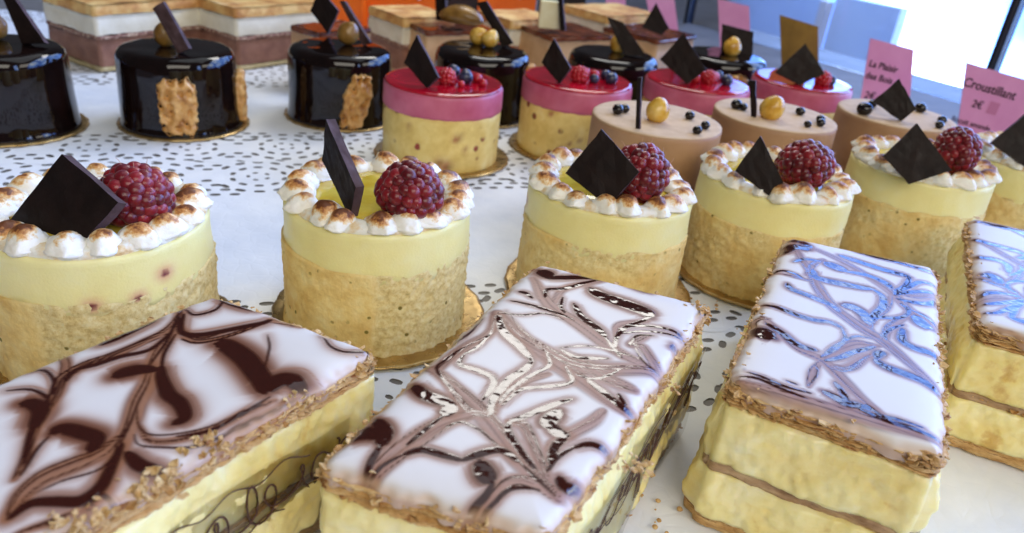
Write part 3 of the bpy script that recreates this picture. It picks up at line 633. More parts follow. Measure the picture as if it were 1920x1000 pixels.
# ------------------------------------------------------------ cake boards
def board_mesh(rad):
    V, F = lathe([(rad - .12, 0), (rad - .02, 0.0), (rad + .05, .05), (rad + .02, .12), (rad - .10, .14), (rad - .3, .1)], 96, lambda a, z, r: .03 * math.sin(a * 24) * (r > 1))
    return mesh('cake_board', V, F, 'gold_board')
BM = {}
def board(rad, x, y, label):
    if rad not in BM: BM[rad] = board_mesh(rad)
    return thing('cake_board', label, 'cake board', (x, y, Z0 - .04), random.uniform(0, 6), 'round gold cake boards', BM[rad])

# ------------------------------------------------------------ chocolate decorations
def plaque(key, label, name='chocolate_plaque', cat='chocolate', m='dark_chocolate', me='chocolate_cut_edge', grp='dark chocolate plaques on the cakes', rough=.035):
    d = PL[key]; q = [Vector(c) for c in d['q']]; c0 = sum(q, Vector()) / 4; n = Vector(d['n']); th = d['t']
    bm = prism([v - c0 for v in q], n, th)
    for v in bm.verts:
        co = v.co.copy(); h = noise.noise_vector(co * 1.7 + c0) * rough + noise.noise_vector(co * 6 + c0) * rough * .5
        v.co = co + h
    mm = bpy.data.meshes.new(name)
    for v in bm.verts: v.co *= S
    bm.normal_update()
    for f in bm.faces: f.material_index = 0 if abs(f.normal.dot(n)) > .7 else 1; f.smooth = False
    bm.to_mesh(mm); bm.free(); mm.materials.append(MT[m]); mm.materials.append(MT[me])
    return thing(name, label, cat, c0, 0, grp, mm)

# ------------------------------------------------------------ raspberries
def drupe_mesh():
    V, F = ICO[3]; V = [(x * .98, y * .98, z * 1.1) for x, y, z in V]; return mesh('drupelet', [(x * .262, y * .262, z * .235) for x, y, z in V], F, 'raspberry_red')
DR = drupe_mesh()
HAIR = mesh('style_hair', tube([(0, 0, 0), (.01, 0, .10), (.05, .01, .2), (.11, .03, .26)], [.012, .01, .008, .004], 4)[0], tube([(0, 0, 0), (.01, 0, .10), (.05, .01, .2), (.11, .03, .26)], .01, 4)[1], 'berry_hair')
def raspberry(x, y, z, rad, hgt, tilt, rz, label, seed):
    rn = random.Random(seed)
    t = thing('raspberry', label, 'raspberry', (x, y, z), 0, 'raspberries on the lemon cakes', rot=(tilt, 0, rz))
    core = [(vx * rad * .86, vy * rad * .86, vz * hgt * .86) for vx, vy, vz in ICO[3][0]]
    obj('berry_core', mesh('berry_core', core, ICO[3][1], 'raspberry_red'), t)
    k = 0; rows = 9
    for i in range(rows):
        ph = R(-58 + i * (148 / (rows - 1))); rr = rad * math.cos(ph); n = max(1, round(2 * math.pi * rr / .40)) if ph < R(86) else 1
        for j in range(n):
            a = 2 * math.pi * (j + .5 * (i % 2) + rn.uniform(-.2, .2)) / n; pp = ph + rn.uniform(-.07, .07)
            sh = 1 - .10 * max(0, math.sin(pp))
            P = Vector((rad * .88 * sh * math.cos(pp) * math.cos(a), rad * .88 * sh * math.cos(pp) * math.sin(a), hgt * .88 * math.sin(pp)))
            nrm = Vector((P.x / rad ** 2, P.y / rad ** 2, P.z / hgt ** 2)).normalized()
            o = bpy.data.objects.new('drupelet', DR); col.objects.link(o); o.parent = t; o.location = P * S
            o.rotation_euler = nrm.to_track_quat('Z', 'Y').to_euler(); s = rn.uniform(.84, 1.16); o.scale = (s, s * rn.uniform(.92, 1.08), s)
            if k % 4 == 0 and i > 3:
                h = bpy.data.objects.new('style_hair', HAIR); col.objects.link(h); h.parent = o; h.location = (0, 0, .2 * S); h.rotation_euler = (0, rn.uniform(-.5, .5), rn.uniform(0, 6))
            k += 1
    return t

# ------------------------------------------------------------ lemon meringue cakes
def dollop_meshes():
    out = []
    for s in range(4):
        V, F = ICO[4]; P = []
        for x, y, z in V:
            d = 1 + .16 * nz(x * 1.3 + s * 9, y * 1.3, z * 1.3) + .07 * nz(x * 3.5, y * 3.5 + s * 5, z * 3.5) + .03 * nz(x * 9, y * 9, z * 9 + s)
            px, py, pz = x * d * .60, y * d * (.50 - .12 * x), z * d * .40
            if pz < 0: pz *= .6; px *= 1.05; py *= 1.08
            if z > .6: pz += (z - .6) * .38; px += (z - .6) * .30
            px -= .18 * max(0, pz) * 1.2
            P.append((px, py, pz))
        out.append(mesh('meringue_dollop', P, F, 'meringue'))
    return out
DM = dollop_meshes()
def lemon_cake(idx, x, y, label, seam, crumbside, stains=(), rz=0):
    HL, HCm = 4.957, 3.391
    t = thing('lemon_meringue_cake', label, 'cake', (x, y, Z0), 0, 'round lemon meringue cakes')
    ph = idx * 7.3; base = Z0
    # sponge band: crust up to the seam, crumb after it
    n, m = 220, 34; V = []; cr = []
    for i in range(m):
        z = .02 + (HCm - base + .1) * i / (m - 1)
        for j in range(n):
            a = 2 * math.pi * j / n; da = (a - seam + math.pi) % (2 * math.pi) - math.pi   # 0 at the seam
            wob = .05 * nz(z * 1.2, ph, 0)
            c = 1 / (1 + math.exp(-(da + wob) * 60 * crumbside)) if abs(da) < math.pi / 2 else (1 if (da > 0) == (crumbside > 0) else 0)
            if idx >= 2: c = min(1, max(0, .45 + 1.3 * nz(math.cos(a) * 1.4 + ph, math.sin(a) * 1.4, z * .6) + .5 * nz(math.cos(a) * 5 + ph, math.sin(a) * 5, z * 1.5)))
            if abs(da) > 2.2: c = .5 + .5 * nz(math.cos(a) * 1.5 + ph, math.sin(a) * 1.5, z)
            rr = 3.46 + .05 * nz(math.cos(a) * 2 + ph, math.sin(a) * 2, z * .8) + (1 - c) * .06
            rr += (.035 + .05 * c) * nz(math.cos(a) * 14 + ph, math.sin(a) * 14, z * 4.2) + .03 * c * nz(math.cos(a) * 34, math.sin(a) * 34 + ph, z * 10)
            if i < 3: rr += .05 * (3 - i) * (.5 + nz(math.cos(a) * 9, math.sin(a) * 9, ph))
            V.append((rr * math.cos(a), rr * math.sin(a), z + (.2 * nz(math.cos(a) * 3 + ph, math.sin(a) * 3, 5) if i == m - 1 else 0))); cr.append(c)
    F = grid_faces(m, n, True); F.append(tuple((m - 1) * n + j for j in range(n)))
    obj('sponge_band', mesh('sponge_band', V, F, 'sponge', True, {'crumb': cr}), t)
    # mousse
    prof = [(3.3, HCm - .35), (3.43, HCm - .25), (3.45, HCm - .05)] + [(3.46 - .005 * k, HCm + .1 + k * .17) for k in range(8)] + [(3.43, HL - .1), (3.38, HL - .02), (3.28, HL + .02), (2.6, HL + .03)]
    prof = [(r_, z - base) for r_, z in prof]
    def dsp(a, z, r_): return .035 * nz(math.cos(a) * 1.7 + ph, math.sin(a) * 1.7, z) + .02 * nz(math.cos(a) * 7 + ph, math.sin(a) * 7, z * 2)
    V, F = lathe(prof, 160, dsp)
    V2 = []
    for k, (vx, vy, vz) in enumerate(V):
        if k < 160 * 3: vz += .2 * nz(vx * .9 + ph, vy * .9, 3) + .09 * nz(vx * 4, vy * 4, ph)
        V2.append((vx, vy, vz))
    st = []
    for vx, vy, vz in V2:
        s = 0
        for sa, sz, sr in stains:
            d = math.hypot(((math.atan2(vy, vx) - sa + math.pi) % (2 * math.pi) - math.pi) * 3.5, (vz - sz) * 1.2); s = max(s, .85 * math.exp(-(d / sr) ** 2))
        st.append(s)
    obj('lemon_mousse', mesh('lemon_mousse', V2, F, 'lemon_mousse', True, {'stain': st}), t)
    V, F = lathe([(2.6, HL - base + .02), (2.4, HL - base + .12), (1.6, HL - base + .15), (.4, HL - base + .16)], 64, lambda a, z, r_: .08 * math.sin(3 * a + ph)); obj('curd_glaze', mesh('curd_glaze', V, F, 'curd_glaze'), t)
    V, F = lathe([(3.3, HL - base - .02), (3.34, HL - base + .12), (3.2, HL - base + .26), (2.9, HL - base + .32), (2.62, HL - base + .24), (2.5, HL - base + .02)], 120, lambda a, z, r_: .09 * nz(math.cos(a) * 5 + ph, math.sin(a) * 5, z * 2))
    obj('meringue_ring', mesh('meringue_ring', V, F[:-2], 'meringue_white'), t)
    rn = random.Random(idx * 13 + 5); nd = 18
    for k in range(nd):
        a = 2 * math.pi * (k + rn.uniform(-.2, .2)) / nd; rr = 2.93 + rn.uniform(-.12, .12)
        o = obj('meringue_dollop', DM[rn.randrange(4)], t, (rr * math.cos(a), rr * math.sin(a), HL - base + .17 + rn.uniform(-.03, .05)))
        o.rotation_euler = (rn.uniform(-.15, .15), rn.uniform(-.15, .15), a + rn.uniform(-.2, .9)); s = rn.uniform(.92, 1.14); o.scale = (s, s, s * rn.uniform(.75, 1.0))
    return t
aimed = lambda x, y: math.atan2(-y, -x)         # the side that looks at the camera
LC = [(-13.66, 22.10, 'lemon meringue cake at the far left with berry stains in its pale yellow cream'),
      (-5.21, 26.03, 'lemon meringue cake in the middle of the front row with an upright chocolate shard'),
      (3.74, 29.99, 'lemon meringue cake just behind the middle marbled slice'),
      (11.64, 33.50, 'lemon meringue cake with its raspberry fully visible, behind the third marbled slice'),
      (20.35, 38.04, 'fifth lemon meringue cake from the left, with a wide diamond covering part of its raspberry'),
      (28.16, 41.37, 'lemon meringue cake cut off by the right edge beneath the pink price card')]
for i, (x, y, lb) in enumerate(LC):
    a = aimed(x, y); seam = a + (.02, -.02, .5, -.6, .3, .2)[i]
    stn = [(a + .48, 3.9, .30), (a + .22, 3.35, .26), (a - .15, 3.3, .3)] if i == 0 else ([(a - 1.35, 3.9, .3)] if i == 2 else [])
    if i == 0: seam = a - .62
    lemon_cake(i, x, y, lb, seam, 1, stn)
    board(4.12, x + .15, y - .05, 'gold board under the ' + ('', 'lemon cake in the middle of the front row', 'lemon cake behind the middle marbled slice', 'lemon cake behind the right marbled slice', 'fifth lemon cake from the left', 'lemon cake at the right edge')[i] if i else 'gold board under the leftmost lemon meringue cake')
RB = [(-12.05, 21.75, 5.9, 1.06, .92, R(25), 1.2, 'dark red raspberry on the leftmost lemon cake beside the chocolate diamond'),
      (-3.80, 24.45, 5.95, 1.10, 1.0, R(14), .3, 'large raspberry on the middle front lemon cake beside the chocolate shard'),
      (4.62, 28.55, 6.15, 1.08, 1.1, R(10), 2., 'raspberry half hidden by a chocolate diamond behind the middle marbled slice'),
      (12.35, 32.45, 6.0, 1.2, 1.0, R(-20), 1., 'raspberry lying on its side on the fourth lemon cake from the left'),
      (21.15, 36.9, 6.2, 1.0, 1.1, R(15), 4., 'raspberry peeking out right of the biggest chocolate diamond')]
for i, q in enumerate(RB): raspberry(*q, 50 + i)
plaque('L1', 'dark chocolate diamond leaning on the leftmost lemon cake beside a raspberry')
plaque('L2', 'dark chocolate shard standing edge on in the middle front lemon cake')
plaque('L3', 'dark chocolate diamond hiding half of a raspberry behind the middle marbled slice')
plaque('L4', 'small dark chocolate diamond left of the raspberry lying on its side')
plaque('L5', 'wide dark chocolate diamond on the lemon cake behind the right marbled slices')
plaque('L6', 'dark chocolate diamond cut off by the right edge of the picture')

rc = random.Random(3)
V, F = [], []
for (cx, cy, n_, sp_) in ((.2, 27.6, 9, .5), (-5.2, 22.4, 7, 1.), (-13.5, 18.2, 5, 1.), (8.2, 29.5, 8, .8), (3.6, 26.2, 5, 1.), (5.6, 16.2, 8, .6), (14.6, 21.8, 10, .7), (-.8, 21.0, 8, .7)):
    for k in range(n_):
        x, y, s_ = cx + rc.gauss(0, sp_), cy + rc.gauss(0, sp_), rc.uniform(.03, .09); b0 = len(V)
        V += [(x + a * s_ * (1 + .4 * nz(a * 2 + k, b_, c)), y + b_ * s_, .13 + s_ * .5 + c * s_ * .7) for a, b_, c in ICO[2][0]]; F += [tuple(i + b0 for i in f) for f in ICO[2][1]]
o = thing('cake_crumbs', 'tiny pale sponge crumbs scattered on the doily around the cakes', 'crumbs', (0, 0, 0), 0, None, mesh('cake_crumbs', V, F, 'puff_pastry')); o['kind'] = 'stuff'

# ------------------------------------------------------------ pink glazed berry cakes
def pink_cake(idx, x, y, label):
    H, Hm, rad = 4.763, 3.472, 3.545; b = Z0
    t = thing('berry_mousse_cake', label, 'cake', (x, y, b), 0, 'round berry mousse cakes with red glaze')
    ph = idx * 5.1 + 2
    def d1(a, z, r_): return .03 * nz(math.cos(a) * 2 + ph, math.sin(a) * 2, z) + .018 * nz(math.cos(a) * 9, math.sin(a) * 9 + ph, z * 3)
    V, F = lathe([(rad - .12, 0), (rad - .03, .06)] + [(rad, .2 + k * .28) for k in range(11)] + [(rad - .03, Hm - b)], 128, d1)
    am = math.atan2(-y, -x); st = []
    for vx, vy, vz in V:
        s = 0
        for sa, sz, sr in ((am + .25, 2.2, .22), (am + .33, 2.3, .16), (am + .42, 1.5, .15), (am + .0, .65, .35), (am + .12, .5, .4), (am - .55, 2.6, .15)) if idx == 0 else ((am - .4, 3.0, .18), (am + .1, 2.0, .1), (am + .18, 1.6, .12), (am, 1.3, .12), (am + .5, 1.7, .12), (am - .15, 1.1, .1), (am + .3, .9, .1)):
            dd = math.hypot(((math.atan2(vy, vx) - sa + math.pi) % (2 * math.pi) - math.pi) * 3.5, vz - sz); s = max(s, .9 * math.exp(-(dd / sr) ** 2))
        st.append(s)
    obj('sponge_body', mesh('sponge_body', V, F, 'fruit_sponge', True, {'stain': st}), t)
    V, F = lathe([(rad - .1, Hm - b - .12), (rad + .03, Hm - b - .06), (rad + .045, Hm - b + .1), (rad + .04, Hm - b + .5), (rad + .03, H - b - .25), (rad, H - b - .12), (rad - .08, H - b - .02), (rad - .25, H - b)], 128, d1)
    V = [(a_, b_, c_ + (.06 * nz(a_ * 2, b_ * 2, ph) if k < 256 else 0)) for k, (a_, b_, c_) in enumerate(V)]
    obj('berry_mousse', mesh('berry_mousse', V, F, 'pink_mousse'), t)
    V, F = lathe([(rad - .06, H - b - .06), (rad - .03, H - b + .01), (rad - .12, H - b + .08), (rad - .35, H - b + .11), (rad - .9, H - b + .09), (1, H - b + .09)], 96, lambda a, z, r_: .03 * nz(math.cos(a) * 3 + ph, math.sin(a) * 3, 1))
    obj('red_glaze', mesh('red_glaze', V, F, 'red_glaze'), t)
PC = [(-5.257, 45.131, 'pink topped berry cake left of the other pink ones, nearest the middle lemon cake'), (2.931, 49.574, 'pink topped berry cake second from the left'),
      (11.329, 52.895, 'pink topped berry cake third from the left, behind the beige mousse cakes'), (19.755, 56.909, 'rightmost pink topped berry cake in front of the gold card')]
nth = ['leftmost', 'second', 'third', 'rightmost']
for i, (x, y, lb) in enumerate(PC):
    pink_cake(i, x, y, lb); board(4.15, x + .1, y + .1, 'gold board under the %s pink berry cake' % nth[i])
    plaque('P%d' % (i + 1), 'dark chocolate diamond standing on the %s pink berry cake' % nth[i])
def berry(kind, x, y, z, rr, label, cat, seed=0):
    if kind == 'rasp':
        parts = []; rn = random.Random(seed)
        for i in range(42):
            ph = math.acos(1 - 2 * (i + .5) / 42) - math.pi / 2; a = i * 2.39996
            c = Vector((math.cos(ph) * math.cos(a), math.cos(ph) * math.sin(a), math.sin(ph))) * rr * .78
            parts.append(([tuple(Vector(v) * rr * .32 + c) for v in ICO[2][0]], ICO[2][1]))
        parts.append(([tuple(Vector(v) * rr * .8) for v in ICO[2][0]], ICO[2][1]))
        V, F = join(parts); me = mesh('small_raspberry', V, F, 'berry_red'); nm = 'small_raspberry'
    else:
        V = []
        for vx, vy, vz in ICO[3][0]:
            k = 1 - .22 * math.exp(-((vx * vx + vy * vy) / .06)) * (vz > 0) + (.10 * math.exp(-((math.hypot(vx, vy) - .34) / .08) ** 2) * (vz > 0) if kind == 'blue' else 0)
            V.append((vx * rr, vy * rr, vz * rr * k * .94))
        nm = 'blueberry' if kind == 'blue' else 'redcurrant'; me = mesh(nm, V, ICO[3][1], 'berry_blue' if kind == 'blue' else 'berry_red')
    thing(nm, label, cat, (x, y, z), 0, 'berries on the pink cakes', me, rot=(random.uniform(-.8, .8), random.uniform(-.8, .8), 0))
zt = 4.86
BR = [(0, 'rasp', -5.0, 44.35, .62), (0, 'blue', -4.85, 46.3, .5), (0, 'blue', -3.95, 44.9, .52), (0, 'blue', -4.05, 46.0, .42), (0, 'red', -3.3, 45.5, .36), (0, 'red', -4.1, 43.95, .25), (0, 'red', -2.9, 44.6, .3),
      (1, 'rasp', 2.95, 48.6, .66), (1, 'blue', 3.9, 48.7, .38), (1, 'red', 3.95, 49.7, .4), (1, 'blue', 5.0, 49.0, .5), (1, 'blue', 4.7, 50.0, .42), (1, 'red', 3.4, 50.3, .38),
      (2, 'red', 10.95, 52.0, .42), (2, 'rasp', 11.9, 52.2, .6), (2, 'red', 12.5, 53.3, .42), (2, 'blue', 13.1, 52.2, .5), (2, 'blue', 12.9, 54.0, .4), (2, 'red', 11.7, 53.5, .4),
      (3, 'rasp', 20.8, 55.8, .68), (3, 'blue', 21.6, 56.4, .44), (3, 'blue', 21.2, 57.4, .42)]
kn = {'rasp': 'small raspberry', 'blue': 'dark blueberry', 'red': 'shiny redcurrant'}; cnt = {}
plc = {'rasp': ['beside the chocolate diamond'], 'blue': ['at the back of its berry cluster', 'at the front of its berry cluster', 'between two other berries'], 'red': ['nearest the chocolate diamond in its berry cluster', 'behind the raspberry of its berry cluster', 'farthest from the raspberry of its berry cluster']}
for i, (c, k, x, y, rr) in enumerate(BR):
    q = cnt.get((c, k), 0); cnt[(c, k)] = q + 1
    rr *= .84; berry(k, x, y, zt + rr * .72, rr, '%s on the %s pink cake, %s' % (kn[k], nth[c], plc[k][q]), 'berry', i)

# ------------------------------------------------------------ beige mousse cakes
BC = [(6.687, 39.153, 'leftmost'), (13.82, 42.736, 'middle'), (22.103, 46.104, 'rightmost')]
for i, (x, y, w_) in enumerate(BC):
    H, rad, b = 5.558, 3.4, Z0; ph = i * 4 + 1
    t = thing('beige_mousse_cake', '%s of the three smooth beige mousse cakes topped with black pearls' % w_, 'cake', (x, y, b), 0, 'round beige mousse cakes')
    dd = lambda a, z, r_: .02 * nz(math.cos(a) * 2 + ph, math.sin(a) * 2, z * .7)
    V, F = lathe([(rad - .05, 0)] + [(rad, .1 + k * .5) for k in range(11)] + [(rad, H - b - .14), (rad - .04, H - b - .05)], 128, dd); obj('mousse_body', mesh('mousse_body', V, F, 'beige_mousse'), t)
    V, F = lathe([(rad - .03, H - b - .06), (rad - .03, H - b - .03), (rad - .10, H - b + .01), (rad - .3, H - b + .03), (1, H - b + .03)], 128, dd); obj('velvet_top', mesh('velvet_top', V, F, 'beige_velvet'), t)
    board(4.0, x, y, 'gold board under the %s beige mousse cake' % w_)
plaque('B1', 'thin dark chocolate stick beside the hazelnut on the leftmost beige cake', 'chocolate_stick')
plaque('B2', 'thin dark chocolate stick beside the hazelnut on the middle beige cake', 'chocolate_stick')
plaque('B3', 'dark chocolate diamond standing on the rightmost beige mousse cake')
def nut_mesh(m):
    V = []
    for vx, vy, vz in ICO[4][0]:
        d = 1 + .05 * nz(vx * 2, vy * 2, vz * 2); pz = vz * d * 1.08
        if vz > .7: pz += (vz - .7) * .45
        if vz < -.7: pz = pz * .93
        V.append((vx * d * .6, vy * d * .6, pz * .6))
    return mesh('hazelnut', V, ICO[4][1], m)
NG, NB = nut_mesh('hazelnut_gold'), nut_mesh('hazelnut_brown')
def nut(x, y, z, s, label, me=NG, rot=(0, 0, 0)):
    o = thing('hazelnut', label, 'hazelnut', (x, y, z), 0, 'caramelised hazelnuts on the cakes', me, rot=rot); o.scale = (s, s, s)
nut(6.55, 38.5, 6.1, 1.0, 'golden hazelnut on the leftmost beige mousse cake')
nut(13.26, 41.72, 6.1, 1.1, 'golden hazelnut on the middle beige mousse cake', NG, (.3, .2, 0))
nut(-22.4, 46.1, 5.45, 1.1, 'brown hazelnut behind the chocolate stick on the second black cake', NB, (.4, 0, 0))
nut(-30.9, 43.2, 5.5, 1.15, 'brown hazelnut on the black cake at the left edge', NB)
nut(-12.7, 52.0, 5.55, 1.2, 'olive brown hazelnut leaning on the chocolate stick of the third black cake', NB, (.5, 0, 1))
nut(-4.3, 56.9, 5.4, 1.05, 'orange brown hazelnut left on the fourth black cake', NG, (.9, 0, 1))
nut(-3.4, 56.3, 5.4, 1.0, 'yellow hazelnut right on the fourth black cake', NG, (.2, .5, 1))
nut(6.3, 59.9, 5.4, 1.15, 'golden hazelnut on the fifth black cake', NG)
nut(15.9, 64.0, 5.4, 1.2, 'golden hazelnut in front of the chocolate square on the rightmost black cake', NG)
PRL = [(0, 4.58, 39.02, .33, 'larger of the two at the left rim'), (0, 4.98, 39.5, .27, 'smaller of the two at the left rim'), (0, 8.43, 39.54, .27, 'alone right of the hazelnut'), (0, 8.98, 38.0, .26, 'right of its pair near the front rim'), (0, 8.39, 36.95, .25, 'left of its pair near the front rim'),
       (1, 11.63, 42.97, .33, 'at the far left rim'), (1, 12.0, 42.77, .25, 'beside the chocolate stick'), (1, 15.32, 43.13, .28, 'alone behind the hazelnut'), (1, 16.1, 41.9, .26, 'right of the three at the right rim'), (1, 15.85, 41.1, .27, 'front of the three at the right rim'), (1, 15.0, 40.6, .22, 'smallest of the three at the right rim'),
       (2, 19.6, 44.9, .46, 'the biggest at the left rim'), (2, 20.9, 47.0, .3, 'behind the chocolate diamond'), (2, 23.95, 47.2, .36, 'right behind the chocolate diamond'), (2, 24.25, 44.9, .28, 'back one of the pair at the right rim'), (2, 23.5, 43.6, .27, 'front one of the pair at the right rim')]
pm = mesh('chocolate_pearl', [(a * .92 + .08 * nz(a * 2, b_ * 2, c * 2), b_, c * .85) for a, b_, c in ICO[3][0]], ICO[3][1], 'choc_pearl')
for i, (c, x, y, rr, w_) in enumerate(PRL):
    o = thing('chocolate_pearl', 'black pearl on the %s beige cake, %s' % (BC[c][2], w_), 'chocolate pearl', (x, y, 5.60 + rr * .7), i, 'black chocolate pearls on the beige cakes', pm); o.scale = (rr,) * 3

# ------------------------------------------------------------ black mirror glazed cakes
def brittle_mesh(seed, W, H, slant=0, curve=3.5):
    V = []
    for vx, vy, vz in ICO[5][0]:
        # boxy blob: x width, z height, y depth
        k = (abs(vx) ** 5 + abs(vz) ** 5 + abs(vy) ** 5) ** (-1 / 5)
        px, py, pz = vx * k, vy * k, vz * k
        f_, pts = noise.voronoi((px * W * .95 + seed, py * .4, pz * H * .95)); d0 = f_[0]
        hole = math.exp(-(d0 / .34) ** 3)
        lump = nz(px * W * 1.2 + seed, py, pz * H * 1.2)
        X_ = px * W / 2 * (.95 + .22 * nz(pz * 2 + seed, 0, 1) + .12 * nz(pz * 7, seed, 1) + .06 * lump); Z_ = pz * H / 2 * (.97 + .16 * nz(px * 2.5, seed, 3) + .08 * nz(px * 8, seed, 5))
        X_ += slant * Z_ + .35 * slant * (px > 0) * math.cos(pz * 2.5)
        Y_ = py * .30 - (-.5 * hole if py < -.4 else 0) + (-.12 * lump if py < 0 else 0)
        V.append((X_, Y_ + X_ * X_ / (2 * curve), Z_))
    return mesh('brittle_shard', V, ICO[5][1], 'brittle')
KC = [(-30.171, 42.055, 'black glazed cake cut off by the left edge'), (-21.803, 46.055, 'black glazed cake with a square of brittle on its front'), (-13.031, 51.25, 'black glazed cake with a slanted jagged brittle shard, third from the left'),
      (-3.774, 55.628, 'black glazed cake between the first two pink cakes'), (5.995, 59.34, 'black glazed cake behind the second and third pink cakes'), (15.467, 64.035, 'rightmost black glazed cake, behind the third pink cake')]
kn_ = ['leftmost', 'second', 'third', 'fourth', 'fifth', 'rightmost']
for i, (x, y, lb) in enumerate(KC):
    b = Z0; t = thing('glazed_chocolate_cake', lb, 'cake', (x, y, b), 0, 'round chocolate cakes in black mirror glaze'); ph = i * 6.1
    H = 4.82 - b
    def dk(a, z, r_): return (.05 * nz(math.cos(a) * 1.6 + ph, math.sin(a) * 1.6, z * .5) + .02 * nz(math.cos(a) * 6 + ph, math.sin(a) * 6, z * .4)) * min(1, z * 2 + .4)
    V, F = lathe([(3.62, 0), (3.66, .08), (3.6, .25), (3.53, .5), (3.5, 1.2), (3.47, 2), (3.45, 3), (3.43, H - .7), (3.38, H - .42), (3.26, H - .2), (3.08, H - .06), (2.85, H), (2.6, H + .02), (1.8, H), (.6, H - .01)], 128, dk)
    V = [(a_, b_, c_ + (.045 * nz(a_ * .8 + ph, b_ * .8, 0) if c_ > H - .3 else 0)) for a_, b_, c_ in V]
    obj('mirror_glaze', mesh('mirror_glaze', V, F, 'mirror_glaze'), t)
    am = aimed(x, y)
    def stick_on(ang, z, me, dr=0.):
        q = am + ang; o = obj('brittle_shard', me, t, ((3.62 + dr) * math.cos(q), (3.62 + dr) * math.sin(q), z), (0, 0, q + math.pi / 2)); return o
    if i == 1: stick_on(-.06, 1.95, brittle_mesh(3, 2.2, 3.4)); stick_on(1.42, 1.75, brittle_mesh(8, 1.6, 3.2))
    if i == 2: stick_on(.28, 1.85, brittle_mesh(5, 1.7, 3.6, .22))
    if i == 3: stick_on(1.35, 2.6, brittle_mesh(6, 1.5, 2.8))
    if i == 5: stick_on(.35, 2.6, brittle_mesh(7, 2.0, 2.4))
    board(3.85, x + .12, y - .02, 'gold board under the %s black glazed cake' % kn_[i])
obj_ = obj
plaque('K1', 'wide dark chocolate strip leaning on the black cake at the left edge', 'chocolate_stick')
plaque('K2', 'scuffed dark chocolate stick leaning on the second black cake', 'chocolate_stick', m='chocolate_cut_edge')
plaque('K3', 'thin dark chocolate stick leaning on the third black cake', 'chocolate_stick', m='chocolate_cut_edge')
plaque('K4', 'dark chocolate stick leaning on the fourth black cake', 'chocolate_stick')
plaque('K5', 'dark chocolate strip leaning behind the hazelnut of the fifth black cake', 'chocolate_stick')
plaque('K6', 'upright dark chocolate square behind the hazelnut of the rightmost black cake')

# ------------------------------------------------------------ layered slices at the back
def slab_layers(name, label, x, y, rz, W, L, layers, cat='cake slice', grp='layered cake slices at the back'):
    t = thing(name, label, cat, (x, y, Z0), rz, grp); z = 0
    for k, (ln, h, m, ins) in enumerate(layers):
        V = []; n = 26; rows = 5
        ring = [(-1, -1 + 2 * j / n) for j in range(n)] + [(-1 + 2 * j / n, 1) for j in range(n)] + [(1, 1 - 2 * j / n) for j in range(n)] + [(1 - 2 * j / n, -1) for j in range(n)]
        for rr in range(rows):
            zz = z + h * rr / (rows - 1); e = .05 if rr in (0, rows - 1) else 0
            for (u, v) in ring:
                d = .07 * nz(u * 3 + x, v * 3 + y, zz * 1.5 + k) - ins - e; ln_ = 1.
                V.append((u * (W / 2 + d), v * (L / 2 + d), zz + .09 * nz(u * 4 + x, v * 4, k) * (rr in (0, rows - 1))))
        m4 = len(ring); F = grid_faces(rows, m4, True)
        # grid top
        base_i = len(V); g = 14
        for a in range(g + 1):
            for b_ in range(g + 1):
                u, v = -1 + 2 * a / g, -1 + 2 * b_ / g
                V.append((u * (W / 2 - ins - .08), v * (L / 2 - ins - .08), z + h + .03 + .07 * nz(u * 4 + x, v * 4 + y, k)))
        F += [(base_i + a * (g + 1) + b_, base_i + (a + 1) * (g + 1) + b_, base_i + (a + 1) * (g + 1) + b_ + 1, base_i + a * (g + 1) + b_ + 1) for a in range(g) for b_ in range(g)]
        F.append(tuple((rows - 1) * m4 + j for j in range(m4))[::-1])
        V = [(a_, b_, c_) for a_, b_, c_ in V]
        obj(ln, mesh(ln, V, F, m), t); z += h + .012
    return t
GOLD = [('base_layer', .35, 'pale_base', 0), ('chocolate_mousse', 1.95, 'chocolate_mousse', .02), ('crumb_line', .3, 'chocolate_crumb', 0), ('cream_layer', 1.35, 'vanilla_cream', -.03), ('golden_sponge', .75, 'golden_sponge', 0)]
CAR = [('base_layer', .9, 'pale_base', 0), ('mousse_layer', 3.0, 'caramel_cream', 0), ('caramel_glaze', .4, 'caramel_glaze', -.02)]
def corner_slab(name, label, cx, cy, ang, W, L, layers):
    """front corner at cx,cy ; sides run away at ang and ang+90deg"""
    a = Vector((math.cos(ang), math.sin(ang))); b = Vector((-math.sin(ang), math.cos(ang))); c = Vector((cx, cy)) + a * W / 2 + b * L / 2
    return slab_layers(name, label, c.x, c.y, ang, W, L, layers)
corner_slab('layered_cake_slice', 'golden topped layered slice behind the first two black cakes', -31.8, 55.0, R(60), 9, 6.6, GOLD)
corner_slab('layered_cake_slice', 'golden topped layered slice between the second and third black cakes', -23.4, 59.8, R(55), 9, 6.6, GOLD)
corner_slab('layered_cake_slice', 'golden topped layered slice behind the third black cake', -11.0, 63.6, R(42), 5.2, 5.6, GOLD)
corner_slab('layered_cake_slice', 'golden topped layered slice behind the fourth black cake', -2.4, 68.0, R(42), 6.0, 5.0, GOLD)
corner_slab('layered_cake_slice', 'golden topped layered slice farthest right, below the pink cards', 6.5, 76.5, R(42), 8, 6.5, GOLD)
corner_slab('caramel_glazed_slice', 'caramel glazed slice with chocolate diamond behind the third black cake', -15.2, 54.4, R(70), 6, 5, CAR) if False else None
corner_slab('caramel_glazed_slice', 'dark caramel glazed slice right behind the third black cake', -15.8, 56.2, R(55), 5.0, 3.4, CAR)
corner_slab('caramel_glazed_slice', 'dark caramel glazed slice behind the fourth black cake', -8.8, 61.6, R(35), 6.5, 6, CAR)
corner_slab('caramel_glazed_slice', 'dark caramel glazed slice between the fourth and fifth black cakes', 1.2, 64.9, R(35), 6.5, 6, CAR)
